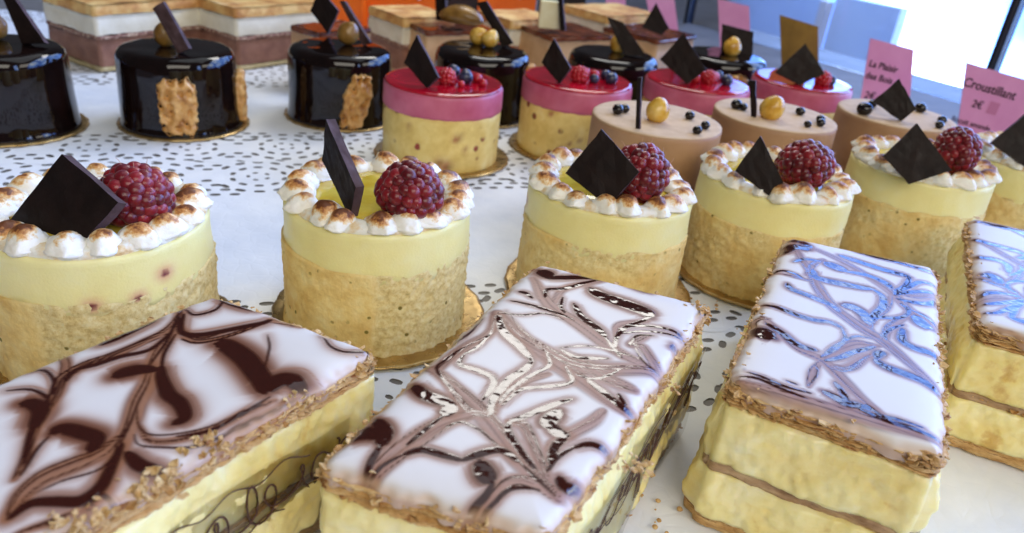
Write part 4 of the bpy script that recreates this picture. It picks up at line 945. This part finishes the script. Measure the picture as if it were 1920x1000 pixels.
corner_slab('caramel_glazed_slice', 'dark caramel glazed slice behind the fifth black cake', 10.6, 69.0, R(50), 6.5, 6, CAR)
plaque('C1', 'dark chocolate diamond on the caramel slice behind the third black cake')
plaque('C4', 'dark chocolate diamond on the caramel slice behind the fifth black cake')
plaque('C3', 'dark chocolate stick on the caramel slice between the fourth and fifth black cakes', 'chocolate_stick')
plaque('C2', 'dark chocolate stick on the caramel slice behind the fourth black cake', 'chocolate_stick')
def boxthing(name, label, cat, c, sz, rz, m, grp=None):
    bm = bmesh.new(); bmesh.ops.create_cube(bm, size=1)
    bmesh.ops.scale(bm, vec=Vector(sz) * S, verts=bm.verts); bmesh.ops.bevel(bm, geom=bm.edges, offset=.06 * S, segments=2, affect='EDGES')
    me = bpy.data.meshes.new(name); bm.to_mesh(me); bm.free(); me.materials.append(MT[m]); return thing(name, label, cat, c, rz, grp, me)
boxthing('white_chocolate_block', 'pale block of white chocolate on a caramel glazed slice', 'chocolate', (.9, 67.3, 5.9), (1.9, 1.0, 2.2), .1, 'white_chocolate')
# candied fruit on the caramel slice
V = [(a * 1.9 * (1 + .1 * nz(a, b_, c)), b_ * 1.0, c * .75 + .3 * math.cos(a * 1.5)) for a, b_, c in ICO[4][0]]
thing('candied_pear', 'glossy brown candied fruit half on the caramel slice behind the fourth black cake', 'fruit', (-6.3, 63.6, 5.4), -.2, None, mesh('candied_pear', V, ICO[4][1], 'hazelnut_brown'))
for x, y, w_, lb in ((-19.0, 73, 5.5, 'orange carton at the very back, left one behind the golden slices'), (-13.2, 76, 7.4, 'orange carton at the very back in the middle, with a pale curved line'), (-3.6, 84, 6.0, 'orange carton at the very back, right one with a pale curved line')):
    t = thing('orange_carton', lb, 'carton', (x, y, 0), .05, 'orange cartons at the back')
    bm = bmesh.new(); bmesh.ops.create_cube(bm, size=1, matrix=Matrix.Translation((0, 0, .5))); bmesh.ops.scale(bm, vec=Vector((w_, 3, 8.6)) * S, verts=bm.verts)
    me = bpy.data.meshes.new('carton_body'); bm.to_mesh(me); bm.free(); me.materials.append(MT['orange_card']); obj('carton_body', me, t)
    pts = [(w_ * .5 * (-.1 + .55 * k / 10), -1.53, 8.2 - 3.4 * (k / 10) ** 2) for k in range(11)]
    V, F = tube(pts, .16, 6); obj('curved_stripe', mesh('curved_stripe', V, F, 'white_print'), t)
boxthing('black_tray', 'dark plastic tray at the back between the orange cartons', 'tray', (-8.0, 84, 4.3), (3.6, 2, 8.6), .0, 'black_plastic')
boxthing('black_tray', 'dark plastic tray at the back right of the orange cartons', 'tray', (2.2, 86, 3.6), (5, 2, 7.2), .0, 'black_plastic')

# ------------------------------------------------------------ price cards
def text_mesh(s, size, bold=0.):
    c = bpy.data.curves.new('t', 'FONT'); c.body = s; c.size = size * S; c.offset = bold * S; c.align_x = 'CENTER'; c.extrude = .01 * S; c.resolution_u = 3
    o = bpy.data.objects.new('t', c); col.objects.link(o); dg = bpy.context.evaluated_depsgraph_get()
    me = bpy.data.meshes.new_from_object(o.evaluated_get(dg)); bpy.data.objects.remove(o); return me
def card(key, label, lines, m='pink_card', name='price_card', smudge=None, grp='pink price cards'):
    d = PL[key]; q = [Vector(c) for c in d['q']]; n = Vector(d['n']).normalized(); c0 = (q[2] + q[3]) / 2
    t = thing(name, label, 'card', c0, 0, grp)
    bm = prism([v - c0 for v in q], n, .05); me = bpy.data.meshes.new('card_sheet')
    for v in bm.verts: v.co *= S
    bm.to_mesh(me); bm.free(); me.materials.append(MT[m]); obj('card_sheet', me, t)
    X = (q[1] - q[0]).normalized(); U = n.cross(X) if n.cross(X).z > 0 else X.cross(n); X = U.cross(n); X.normalize()
    if X.dot(q[1] - q[0]) < 0: X = -X
    W = (q[1] - q[0]).length
    for (s, fx, down, size, bold, ink) in lines:
        me = text_mesh(s, size, bold); me.materials.clear(); me.materials.append(MT[ink])
        P = q[0] + (q[1] - q[0]) * fx - U * down + n * .03 - c0
        o = obj('printed_text', me, t); M = Matrix((X, U, n)).transposed().to_4x4(); M.translation = P * S; o.matrix_local = M
    if smudge:
        fx, down, w_, h_ = smudge; P = q[0] + (q[1] - q[0]) * fx - U * down + n * .028 - c0
        c = [P - X * w_ - U * h_, P + X * w_ - U * h_, P + X * w_ + U * h_, P - X * w_ + U * h_]
        obj('printed_patch', mesh('printed_patch', [tuple(v) for v in c], [(0, 1, 2, 3)], 'print_smudge', False), t)
card('sign1', 'pink price card reading La Plaisir des Bois behind the rightmost beige cake', [('La Plaisir', .5, 2.0, .70, .012, 'print_ink'), ('des Bois', .5, 2.9, .70, .012, 'print_ink'), ('2€', .45, 4.4, .8, .01, 'print_ink'), ('mousse fruits', .45, 5.2, .4, 0, 'print_ink')])
card('sign2', 'large pink price card reading Croustillant at the right edge', [('Croustillant', .49, 1.6, .92, .015, 'print_ink'), ('2€', .42, 2.85, .78, .012, 'print_ink'), ('Biscuit amande', .45, 4.2, .55, .004, 'print_ink'), ('avec orange', .45, 4.9, .55, .004, 'print_ink'), ('praliné, noisette', .45, 5.6, .55, .004, 'print_ink')], smudge=(.66, 2.55, .42, .45))
card('sign3', 'plain pink card behind the chocolate square of the rightmost black cake', [])
card('sign4', 'pink card behind a chocolate diamond, near the top edge', [])
card('sign5', 'small pink card farthest left near the top edge', [('nuts', .5, 1.2, .5, 0, 'print_ink')] if False else [])
card('gold', 'upright dark gold card behind the rightmost pink berry cake', [], 'gold_card', 'gold_card', grp=None)

# ------------------------------------------------------------ marbled vanilla slices
def catmull(P, k=6):
    P = np.array(P, float); Q = np.vstack([2 * P[0] - P[1], P, 2 * P[-1] - P[-2]]); out = []
    for i in range(1, len(Q) - 2):
        for t in np.linspace(0, 1, k, endpoint=False):
            a, b_, c, d = Q[i - 1:i + 3]; out.append(.5 * ((2 * b_) + (-a + c) * t + (2 * a - 5 * b_ + 4 * c - d) * t * t + (-a + 3 * b_ - 3 * c + d) * t ** 3))
    out.append(P[-1]); return np.array(out)
WHITE, HALO, DARK, TAN = [np.array(srgb(c)) for c in ((221, 214, 205), (160, 100, 56), (54, 20, 12), (158, 120, 102))]
TAN2 = np.array(srgb((96, 56, 40))); HALO2 = np.array(srgb((92, 42, 16)))
def paint(XY, strokes, halo=.10, seed=0):
    TAN = np.array(srgb((146, 100, 72) if seed == 1 else (160, 124, 108)))
    N = len(XY); tanv = np.zeros(N); streak = np.zeros(N); dk = np.zeros(N); hl = np.zeros(N)
    wob = np.array([(nz(x * .9, y * .9, seed), nz(x * .9 + 50, y * .9, seed)) for x, y in XY]) * .05
    XYw = XY + wob
    for si, (kind, wd, pts) in enumerate(strokes):
        P = catmull(pts); half = wd / 2; reach = half * 1.5 + halo * 3
        mn, mx = P.min(0) - reach, P.max(0) + reach
        I = np.nonzero((XYw[:, 0] > mn[0]) & (XYw[:, 0] < mx[0]) & (XYw[:, 1] > mn[1]) & (XYw[:, 1] < mx[1]))[0]
        if not len(I): continue
        q = XYw[I]; best = np.full(len(I), 1e9); tt = np.zeros(len(I)); sg = np.zeros(len(I)); ns = len(P) - 1
        for k in range(ns):
            a, b_ = P[k], P[k + 1]; d = b_ - a; L2 = d @ d + 1e-9; t = np.clip(((q - a) @ d) / L2, 0, 1); pr = a + t[:, None] * d
            e = q - pr; dist = np.hypot(e[:, 0], e[:, 1]); m = dist < best; best[m] = dist[m]; tt[m] = (k + t[m]) / ns; s = (d[0] * e[:, 1] - d[1] * e[:, 0]); sg[m] = (np.sign(s) * dist)[m]
        tp = .28 + .72 * np.sin(np.pi * np.clip(tt, 0, 1)) ** .38
        if kind == 't': tp = .55 + .45 * np.sin(np.pi * tt) ** .6
        wloc = half * tp
        if kind == 'd':
            v = np.clip((wloc * 1.12 - best) / (.35 * wloc + .022), 0, 1); v = v * v * (3 - 2 * v); dk[I] = np.maximum(dk[I], v)
            h = np.exp(-(np.maximum(0, best - wloc) / (halo * (.5 + .7 * min(1, wd * 1.6)))) ** 2 * 1.1); hl[I] = np.maximum(hl[I], h * (.35 + .65 * min(1, wd * 2.2)))
        else:
            v = np.clip((wloc * 1.15 - best) / (.55 * wloc + .03), 0, 1); v = v * v * (3 - 2 * v)
            sp_ = sg / (.35 * half + .07); st = .5 + .33 * np.sin(sp_ * 5.2 + si * 1.7 + 1.8 * np.sin(tt * 4 + si)) + .25 * np.sin(sp_ * 11.3 + si + 3 * tt); new = v > tanv[I]
            J = I[new]; tanv[J] = v[new]; streak[J] = st[new]
    C = np.repeat(WHITE[None], N, 0)
    L = lambda A, B, f: A + (B - A) * f[:, None]
    tc = L(np.repeat(TAN[None], N, 0), np.repeat(TAN2[None], N, 0), np.clip((np.clip(streak, 0, 1) - .45) * 2.6, 0, 1) * .9)
    h = np.clip(hl, 0, 1) * (1 - .3 * tanv)
    C = L(C, tc, tanv * .95); C = L(C, np.repeat(HALO[None], N, 0), h ** .9 * .85); C = L(C, np.repeat(HALO2[None], N, 0), h ** 2.6 * .8); C = L(C, np.repeat(DARK[None], N, 0), dk)
    return C, np.clip(dk, 0, 1), np.clip(tanv * streak, 0, 1)
def feather(strokes, seed):
    # the comb drags thin threads of chocolate along every swath
    rn = random.Random(seed); out = list(strokes)
    for kind, wd, pts in strokes:
        P = np.array(pts); T = np.gradient(P, axis=0); T /= np.linalg.norm(T, axis=1)[:, None] + 1e-9; Nn = np.column_stack([-T[:, 1], T[:, 0]])
        offs = (-.62, -.3, .05, .35, .66) if kind == 't' else ((-1.5, 1.6) if wd > .12 else ())
        for o_ in offs:
            if rn.random() < .2: continue
            k = np.linspace(0, 1, len(P)); conv = 1 - .75 * k if rn.random() < .5 else .3 + .7 * np.sin(k * math.pi)
            Q = P + Nn * (o_ * wd / 2 * (conv if kind == 't' else np.ones_like(k)))[:, None]
            out.append(('d' if kind == 't' and rn.random() < .6 else 't', rn.uniform(.035, .075) * (1.4 if seed == 1 else 1.), Q.tolist()))
    return out
def bil(q, u, v):                        # q: BL BR FR FL ; u right, v from front(0) to back(1)
    q = np.array(q)[:, :2]; return (q[0] * ((1 - u) * v)[..., None] + q[1] * (u * v)[..., None] + q[2] * (u * (1 - v))[..., None] + q[3] * ((1 - u) * (1 - v))[..., None])
def flakes(t, items, name='pastry_flakes', m='puff_pastry'):
    """thin curled crumbs; joined"""
    V, F = [], []
    for (c, sz, seed) in items:
        rn = random.Random(seed); n = rn.choice((5, 6, 7)); E = Matrix.Rotation(rn.uniform(0, 6.3), 3, 'Z') @ Matrix.Rotation(rn.uniform(-.7, .7), 3, 'X') @ Matrix.Rotation(rn.uniform(-.5, .5), 3, 'Y')
        b = len(V); th = sz * rn.uniform(.12, .4)
        for lay in (0, 1):
            for k in range(n):
                a = 2 * math.pi * k / n; rr = sz * rn.uniform(.55, 1.1); p_ = E @ Vector((rr * math.cos(a), rr * math.sin(a) * rn.uniform(.5, .9), th * (lay - .5) + .15 * rr * math.cos(2 * a))); V.append(tuple(Vector(c) + p_))
        F.append(tuple(b + k for k in range(n))[::-1]); F.append(tuple(b + n + k for k in range(n)))
        F += [(b + k, b + (k + 1) % n, b + n + (k + 1) % n, b + n + k) for k in range(n)]
    o = obj(name, mesh(name, V, F, m, False), t); o['kind'] = 'stuff'; return o
def vanilla_slice(key, label, q, strokes, halo, film_side=None, seed=0, ztop=4.87, nflake=420, raised=None, flare=.15):
    q = [Vector((a, b_, 0)) for a, b_ in q]; c0 = sum(q, Vector()) / 4
    t = thing('vanilla_slice', label, 'pastry slice', (c0.x, c0.y, Z0), 0, 'vanilla slices with marbled icing')
    ql = [v - c0 for v in q]; W = (ql[1] - ql[0]).length; L = (ql[0] - ql[3]).length; ZT = ztop - Z0
    sx = seed * 11.3
    # perimeter of the slice
    per = []; NS = 520
    corners = [ql[3], ql[2], ql[1], ql[0]]                 # FL FR BR BL : counter-clockwise
    for k in range(4):
        a, b_ = corners[k], corners[(k + 1) % 4]; ln = (b_ - a).length; cnt_ = int(NS * ln / (2 * (W + L)))
        e = (b_ - a).normalized(); nr = Vector((e.y, -e.x, 0))
        for j in range(cnt_):
            f_ = j / cnt_; s = f_ * ln; p_ = a + e * s
            ed = min(s, ln - s); rd = .28
            ins = rd - math.sqrt(max(0, rd * rd - max(0, rd - ed) ** 2)) if ed < rd else 0
            per.append((p_ - nr * ins, nr, k))
    n = len(per)
    wave = lambda p_, z: .17 * nz(p_.x * .45 + sx, p_.y * .45, 7) * math.sin(math.pi * min(1, max(0, z / ZT))) + .07 * nz(p_.x * 1.6 + sx, p_.y * 1.6, 3) * math.sin(math.pi * min(1, max(0, z / ZT)))
    def layer(name, z0, z1, rows, m, fn):
        V = []
        for i in range(rows):
            f_ = i / (rows - 1); z = z0 + (z1 - z0) * f_
            for (p_, nr, k) in per:
                d, dz = fn(p_, z, f_, k); V.append((p_.x + nr.x * d, p_.y + nr.y * d, z + dz + wave(p_, z)))
        F = grid_faces(rows, n, True); F.append(tuple(range(n - 1, -1, -1))); F.append(tuple((rows - 1) * n + j for j in range(n)))
        return obj(name, mesh(name, V, F, m), t)
    FL = lambda z: flare * (1 - z / ZT)
    def crust(amp, off):
        def fn(p_, z, f_, k):
            lam = nz(p_.x * .8 + sx, p_.y * .8, z * 16) * .55 + nz(p_.x * 3 + sx, p_.y * 3, z * 9) * .45 + .35 * nz(p_.x * 9 + sx, p_.y * 9, z * 14)
            dz = .05 * nz(p_.x * 1.1 + sx, p_.y * 1.1, 4) + .03 * nz(p_.x * 5, p_.y * 5, sx)
            return off + FL(z) + amp * lam - (.05 if f_ in (0, 1) else 0), dz
        return fn
    def cream(off, amp=1.):
        def fn(p_, z, f_, k):
            b_ = .10 * math.sin(math.pi * f_) ** .7
            d = .13 * nz(p_.x * .7 + sx, p_.y * .7, z * .8) + .05 * nz(p_.x * 1.7 + sx, p_.y * 1.7, z * 2.6) + .05 * nz(p_.x * 5, p_.y * 5 + sx, z * 5)
            rdg = .09 * abs(nz(p_.x * 2.2 + sx + z, p_.y * 2.2, z * 1.5)) - .10 * max(0, nz(p_.x * 3.3 + sx, p_.y * 3.3, z * 3.3) - .25)
            return off + FL(z) + b_ + (d + rdg) * amp, .03 * nz(p_.x * 1.1 + sx, p_.y * 1.1, 4)
        return fn
    layer('bottom_pastry', .0, .42, 8, 'puff_pastry', crust(.10, -.05))
    layer('custard_layer', .40, 1.82, 18, 'custard', cream(-.03))
    layer('middle_pastry', 1.80, 2.14, 8, 'soft_pastry', crust(.10, -.08))
    layer('custard_layer', 2.14, 3.95, 18, 'custard', cream(-.02))
    layer('top_pastry', 3.92, ZT - .18, 10, 'puff_pastry', crust(.12, -.08))
    # separate crisp leaves of pastry, each with its own broken edge
    def leaf(q_, out_):
        def fn(p_, z, f_, k):
            a_ = nz(p_.x * .9 + sx + q_ * 7, p_.y * .9, q_) ; b_ = nz(p_.x * 3.4 + sx, p_.y * 3.4 + q_ * 5, 1); c_ = nz(p_.x * 11, p_.y * 11 + q_ * 3, 2)
            d = out_ + .13 * a_ + .09 * b_ + .05 * c_ - (.14 if b_ + .5 * c_ > .42 else 0)
            return d - (.025 if f_ in (0, 1) else 0), .05 * nz(p_.x * 1.6 + q_ * 3, p_.y * 1.6, sx) + .03 * nz(p_.x * 6 + q_, p_.y * 6, 5)
        return fn
    for q_, (za, mt) in enumerate([(.05, 'puff_pastry'), (.15, 'puff_pastry'), (.25, 'puff_pastry'), (.35, 'puff_pastry'), (1.84, 'soft_pastry'), (1.95, 'puff_pastry'), (2.06, 'soft_pastry'),
                                   (3.98, 'puff_pastry'), (4.09, 'puff_pastry'), (4.20, 'puff_pastry'), (4.30, 'puff_pastry'), (4.40, 'puff_pastry')]):
        layer('pastry_leaf', za, za + .045, 3, mt, leaf(q_ + seed * 20, .09 if za < 1 or za > 3 else .03))
    # icing sheet
    st = .042 if key != '4' else .06
    nu, nv = int(W / st), int(L / st); rim = 7
    U = np.linspace(0, 1, nu); Vv = np.linspace(0, 1, nv)
    uu, vv = np.meshgrid(U, Vv, indexing='ij'); XY = bil([tuple(v) for v in q], uu, vv).reshape(-1, 2)
    du = np.minimum(uu, 1 - uu) * W; dv = np.minimum(vv, 1 - vv) * L
    ed = np.minimum(du, dv).ravel()
    # irregular outline: pull points near the rim in or out
    cen = np.array([c0.x, c0.y]); rn_ = np.array([nz(x * 1.2 + sx, y * 1.2, 9) + .6 * nz(x * 3.5 + sx, y * 3.5, 2) for x, y in XY])
    wgt = np.exp(-(ed / .35) ** 2)
    # outward direction in quad frame
    eu = np.array([(ql[1] - ql[0]).x, (ql[1] - ql[0]).y]) / W; ev = np.array([(ql[0] - ql[3]).x, (ql[0] - ql[3]).y]) / L
    su = (np.sign(uu - .5) * np.exp(-du / .3)).ravel(); sv = (np.sign(vv - .5) * np.exp(-dv / .3)).ravel()
    corner = (np.exp(-(du + dv) / .35)).ravel()
    P2 = XY + (su * wgt * (.09 * rn_ + .03) - corner * .16 * np.sign(uu - .5).ravel())[:, None] * eu + (sv * wgt * (.09 * rn_ + .03) - corner * .16 * np.sign(vv - .5).ravel())[:, None] * ev
    C, dk, tn = paint(XY, feather(strokes, seed), halo, seed)
    # rim: icing thins to buff over the pastry edge
    rimf = np.clip(np.exp(-((ed + .10 * rn_) / .11) ** 2) * 1.0 + 0, 0, 1)
    BUFF = np.array(srgb((206, 168, 130)))
    C = C + (BUFF - C) * (rimf * .6)[:, None]; dk = dk * (1 - .6 * rimf)
    low = np.array([nz(x * .35 + sx, y * .35, 0) for x, y in XY])
    Z = ZT - .02 + .035 * low - .16 * np.exp(-(ed / .12) ** 1.3) - .05 * np.exp(-(ed / .5) ** 2)
    Vt = np.column_stack([P2 - cen, Z])
    idx = np.arange(nu * nv).reshape(nu, nv)
    F = np.stack([idx[:-1, :-1], idx[1:, :-1], idx[1:, 1:], idx[:-1, 1:]], -1).reshape(-1, 4).tolist()
    # skirt
    ringi = list(idx[:, 0]) + list(idx[-1, 1:]) + list(idx[::-1, -1][1:]) + list(idx[0, ::-1][1:-1])
    base = len(Vt); m_ = len(ringi); rows = [Vt]; cc = [C]; dd = [dk]
    for k, (out_, dz) in enumerate(((.03, -.07), (.04, -.16), (.02, -.26))):
        s = Vt[ringi].copy(); dirv = s[:, :2] / (np.linalg.norm(s[:, :2], axis=1)[:, None] + 1e-6); s[:, :2] += dirv * out_; s[:, 2] += dz * (1 + .45 * rn_[ringi] * (k > 0)) - .02; rows.append(s); cc.append(C[ringi] * .55 + np.array(srgb((176, 132, 104))) * .45); dd.append(dk[ringi] * .5)
    Vt = np.vstack(rows); C = np.vstack(cc); dk = np.concatenate(dd)
    prev = ringi
    for k in range(3):
        cur = [base + k * m_ + j for j in range(m_)]
        F += [(int(prev[j]), int(cur[j]), int(cur[(j + 1) % m_]), int(prev[(j + 1) % m_])) for j in range(m_)]; prev = cur
    obj('marbled_icing', mesh('marbled_icing', Vt, F, 'fondant', True, {'paint': C, 'dark': dk}), t)
    # crumbs round the cut edges
    rn = random.Random(seed + 99); items = []
    for k in range(nflake):
        p_, nr, sd = per[rn.randrange(n)]; zb = rn.choices((ZT - .42, ZT - .3, .2, 1.98), (3, 4, 2.5, 1))[0] + rn.gauss(0, .07)
        sz = rn.uniform(.05, .17) * (1.2 if zb > 3 else 1); items.append(((p_.x + nr.x * rn.uniform(-.02, .16), p_.y + nr.y * rn.uniform(-.02, .16), zb), sz, seed * 1000 + k))
    for k in range(14):
        p_, nr, sd = per[rn.randrange(n)]; items.append(((p_.x - nr.x * rn.uniform(0, .25), p_.y - nr.y * rn.uniform(0, .25), ZT + .0), rn.uniform(.04, .1), 7000 + k))
    for (wx, wy, cnt_, spread, szs) in (raised or []):
        for k in range(cnt_): items.append(((wx - c0.x + rn.gauss(0, spread), wy - c0.y + rn.gauss(0, spread), ZT - .06 + rn.uniform(-.02, .06)), rn.uniform(*szs), 9000 + k + int(wx * 10)))
    flakes(t, items)
    # clear film with printed script
    if film_side:
        a, b_ = (ql[film_side[0]], ql[film_side[1]]); e = (b_ - a).normalized(); ln = (b_ - a).length
        nr = Vector((e.y, -e.x, 0)); nr = nr if nr.dot((a + b_) / 2) > 0 else -nr
        s0, s1, zh, off = film_side[2:6]
        def fp(s, z, lift=0.):
            wv = .06 * math.sin(s * .9 + seed) + .05 * math.sin(z * 1.7 + s) + .02 * math.sin(s * 3.1 + z * 2)
            return a + e * s + nr * (off + wv + lift + .10 * (z / 4.) ** 2) + Vector((0, 0, z))
        V = []; ns, nzr = 60, 16
        for i in range(ns):
            for j in range(nzr): V.append(tuple(fp(s0 + (s1 - s0) * i / (ns - 1), .02 + zh * j / (nzr - 1))))
        obj('clear_film', mesh('clear_film', V, grid_faces(ns, nzr), 'clear_film'), t)
        # ornate ribbon of script, one ink mesh
        parts = []
        def ink(pts, w_=.028):
            P = [tuple(fp(s, z, .02)) for s, z in catmull(pts, 5)]; parts.append(tube(P, w_, 4))
        zc = film_side[6]; sc = film_side[7]; s = s0 + .4; rs = random.Random(seed + 5); k = 0
        # running hand: one long looping line, a swash under it and a ribbon bow
        P = []; ph_ = 0.; ss = s
        while ss < s1 - .9:
            am = sc * (.17 + .15 * abs(math.sin(ph_ * .23 + seed)) + .16 * (math.sin(ph_ * .41) > .8)); P.append((ss - .17 * sc * math.sin(ph_), zc + am * math.cos(ph_) + .06 * math.sin(ss)))
            ph_ += .42; ss += .033 * sc * (1 + .5 * math.sin(ph_ * .3))
        def thin(P, w_):
            w_ *= 1.35 if seed == 1 else .9
            parts.append(tube([tuple(fp(a_, z_, .02)) for a_, z_ in P], w_, 4))
        thin(P, .013 * sc)
        thin([(s + (s1 - s - .9) * k / 60, zc - .36 * sc + .10 * sc * math.sin(k * .42)) for k in range(61)], .009 * sc)
        thin([(s + (s1 - s - .9) * k / 60, zc + .46 * sc + .08 * sc * math.sin(k * .5 + 1)) for k in range(8, 52)], .008 * sc)
        for bx in (s + .1, (s + s1) / 2):
            for sgn in (-1, 1):
                thin([(bx + sgn * .42 * sc * math.sin(t_) ** 1 * (1 if t_ < 3.14 else 0), zc + .02 + .26 * sc * math.sin(2 * t_)) for t_ in np.linspace(0, math.pi, 16)], .012 * sc)
            for dx in (-.12, -.02, .10, .2):
                thin([(bx + dx * sc * t_, zc - .85 * sc * t_ - .04 * math.sin(t_ * 6)) for t_ in np.linspace(0, 1, 9)], .011 * sc)
        V, F = join(parts); obj('printed_script', mesh('printed_script', V, F, 'script_ink'), t)
    return t
M1 = [(-8.32, 18.27), (-3.26, 16.35), (-9.35, 6.70), (-14.35, 8.55)]
M2 = [(.82, 22.48), (6.23, 20.79), (1.25, 10.75), (-3.55, 11.94)]
M3 = [(10.45, 27.12), (15.57, 25.67), (10.77, 14.48), (6.02, 16.67)]
M4 = [(19.7, 31.53), (24.7, 29.5), (20.2, 19.3), (15.18, 21.57)]
vanilla_slice('1', 'marbled vanilla slice at front left with broad soft brown swirls', M1, STK['1'], .30, (1, 2, 1.2, 9.5, 3.3, .14, 2.3, 1.7), 1, nflake=420,
              raised=[(-4.6, 14.1, 16, .22, (.05, .12)), (-5.9, 12.1, 26, .25, (.06, .16)), (-6.6, 11.0, 30, .25, (.06, .18)), (-7.4, 9.8, 30, .25, (.06, .18))])
vanilla_slice('2', 'marbled vanilla slice in the middle front with shiny thin chocolate swirls', M2, STK['2'], .19, (1, 2, .4, 10.6, 3.4, .2, 2.55, 1.3), 2, nflake=260,
              raised=[(6.0, 20.3, 26, .2, (.05, .14)), (5.3, 18.4, 10, .12, (.05, .1)), (3.15, 13.0, 26, .18, (.05, .13)), (4.4, 16.2, 12, .14, (.05, .12))])
vanilla_slice('3', 'marbled vanilla slice right of centre reflecting blue light', M3, STK['8'], .15, (1, 2, 6.5, 11.9, 3.0, .14, 1.9, 1.2), 3, nflake=420, flare=.42)
# fourth slice: hand-combed stripes of its own
# the fourth slice was combed the same way as the third, turned end for end
def to4(pt):
    q3 = np.array(M3); q4 = np.array(M4); o = q3[3]; A = np.column_stack([q3[2] - q3[3], q3[0] - q3[3]]); u, v = np.linalg.solve(A, np.array(pt) - o)
    u, v = 1 - u, 1 - v; return (q4[3] * (1 - u) * (1 - v) + q4[2] * u * (1 - v) + q4[1] * u * v + q4[0] * (1 - u) * v).tolist()
s4 = [(k, w_, [to4(p_) for p_ in pts]) for k, w_, pts in STK['8']]
vanilla_slice('4', 'marbled vanilla slice cut off by the right edge with flaky pastry side', M4, s4, .14, None, 4, nflake=560, flare=.25)
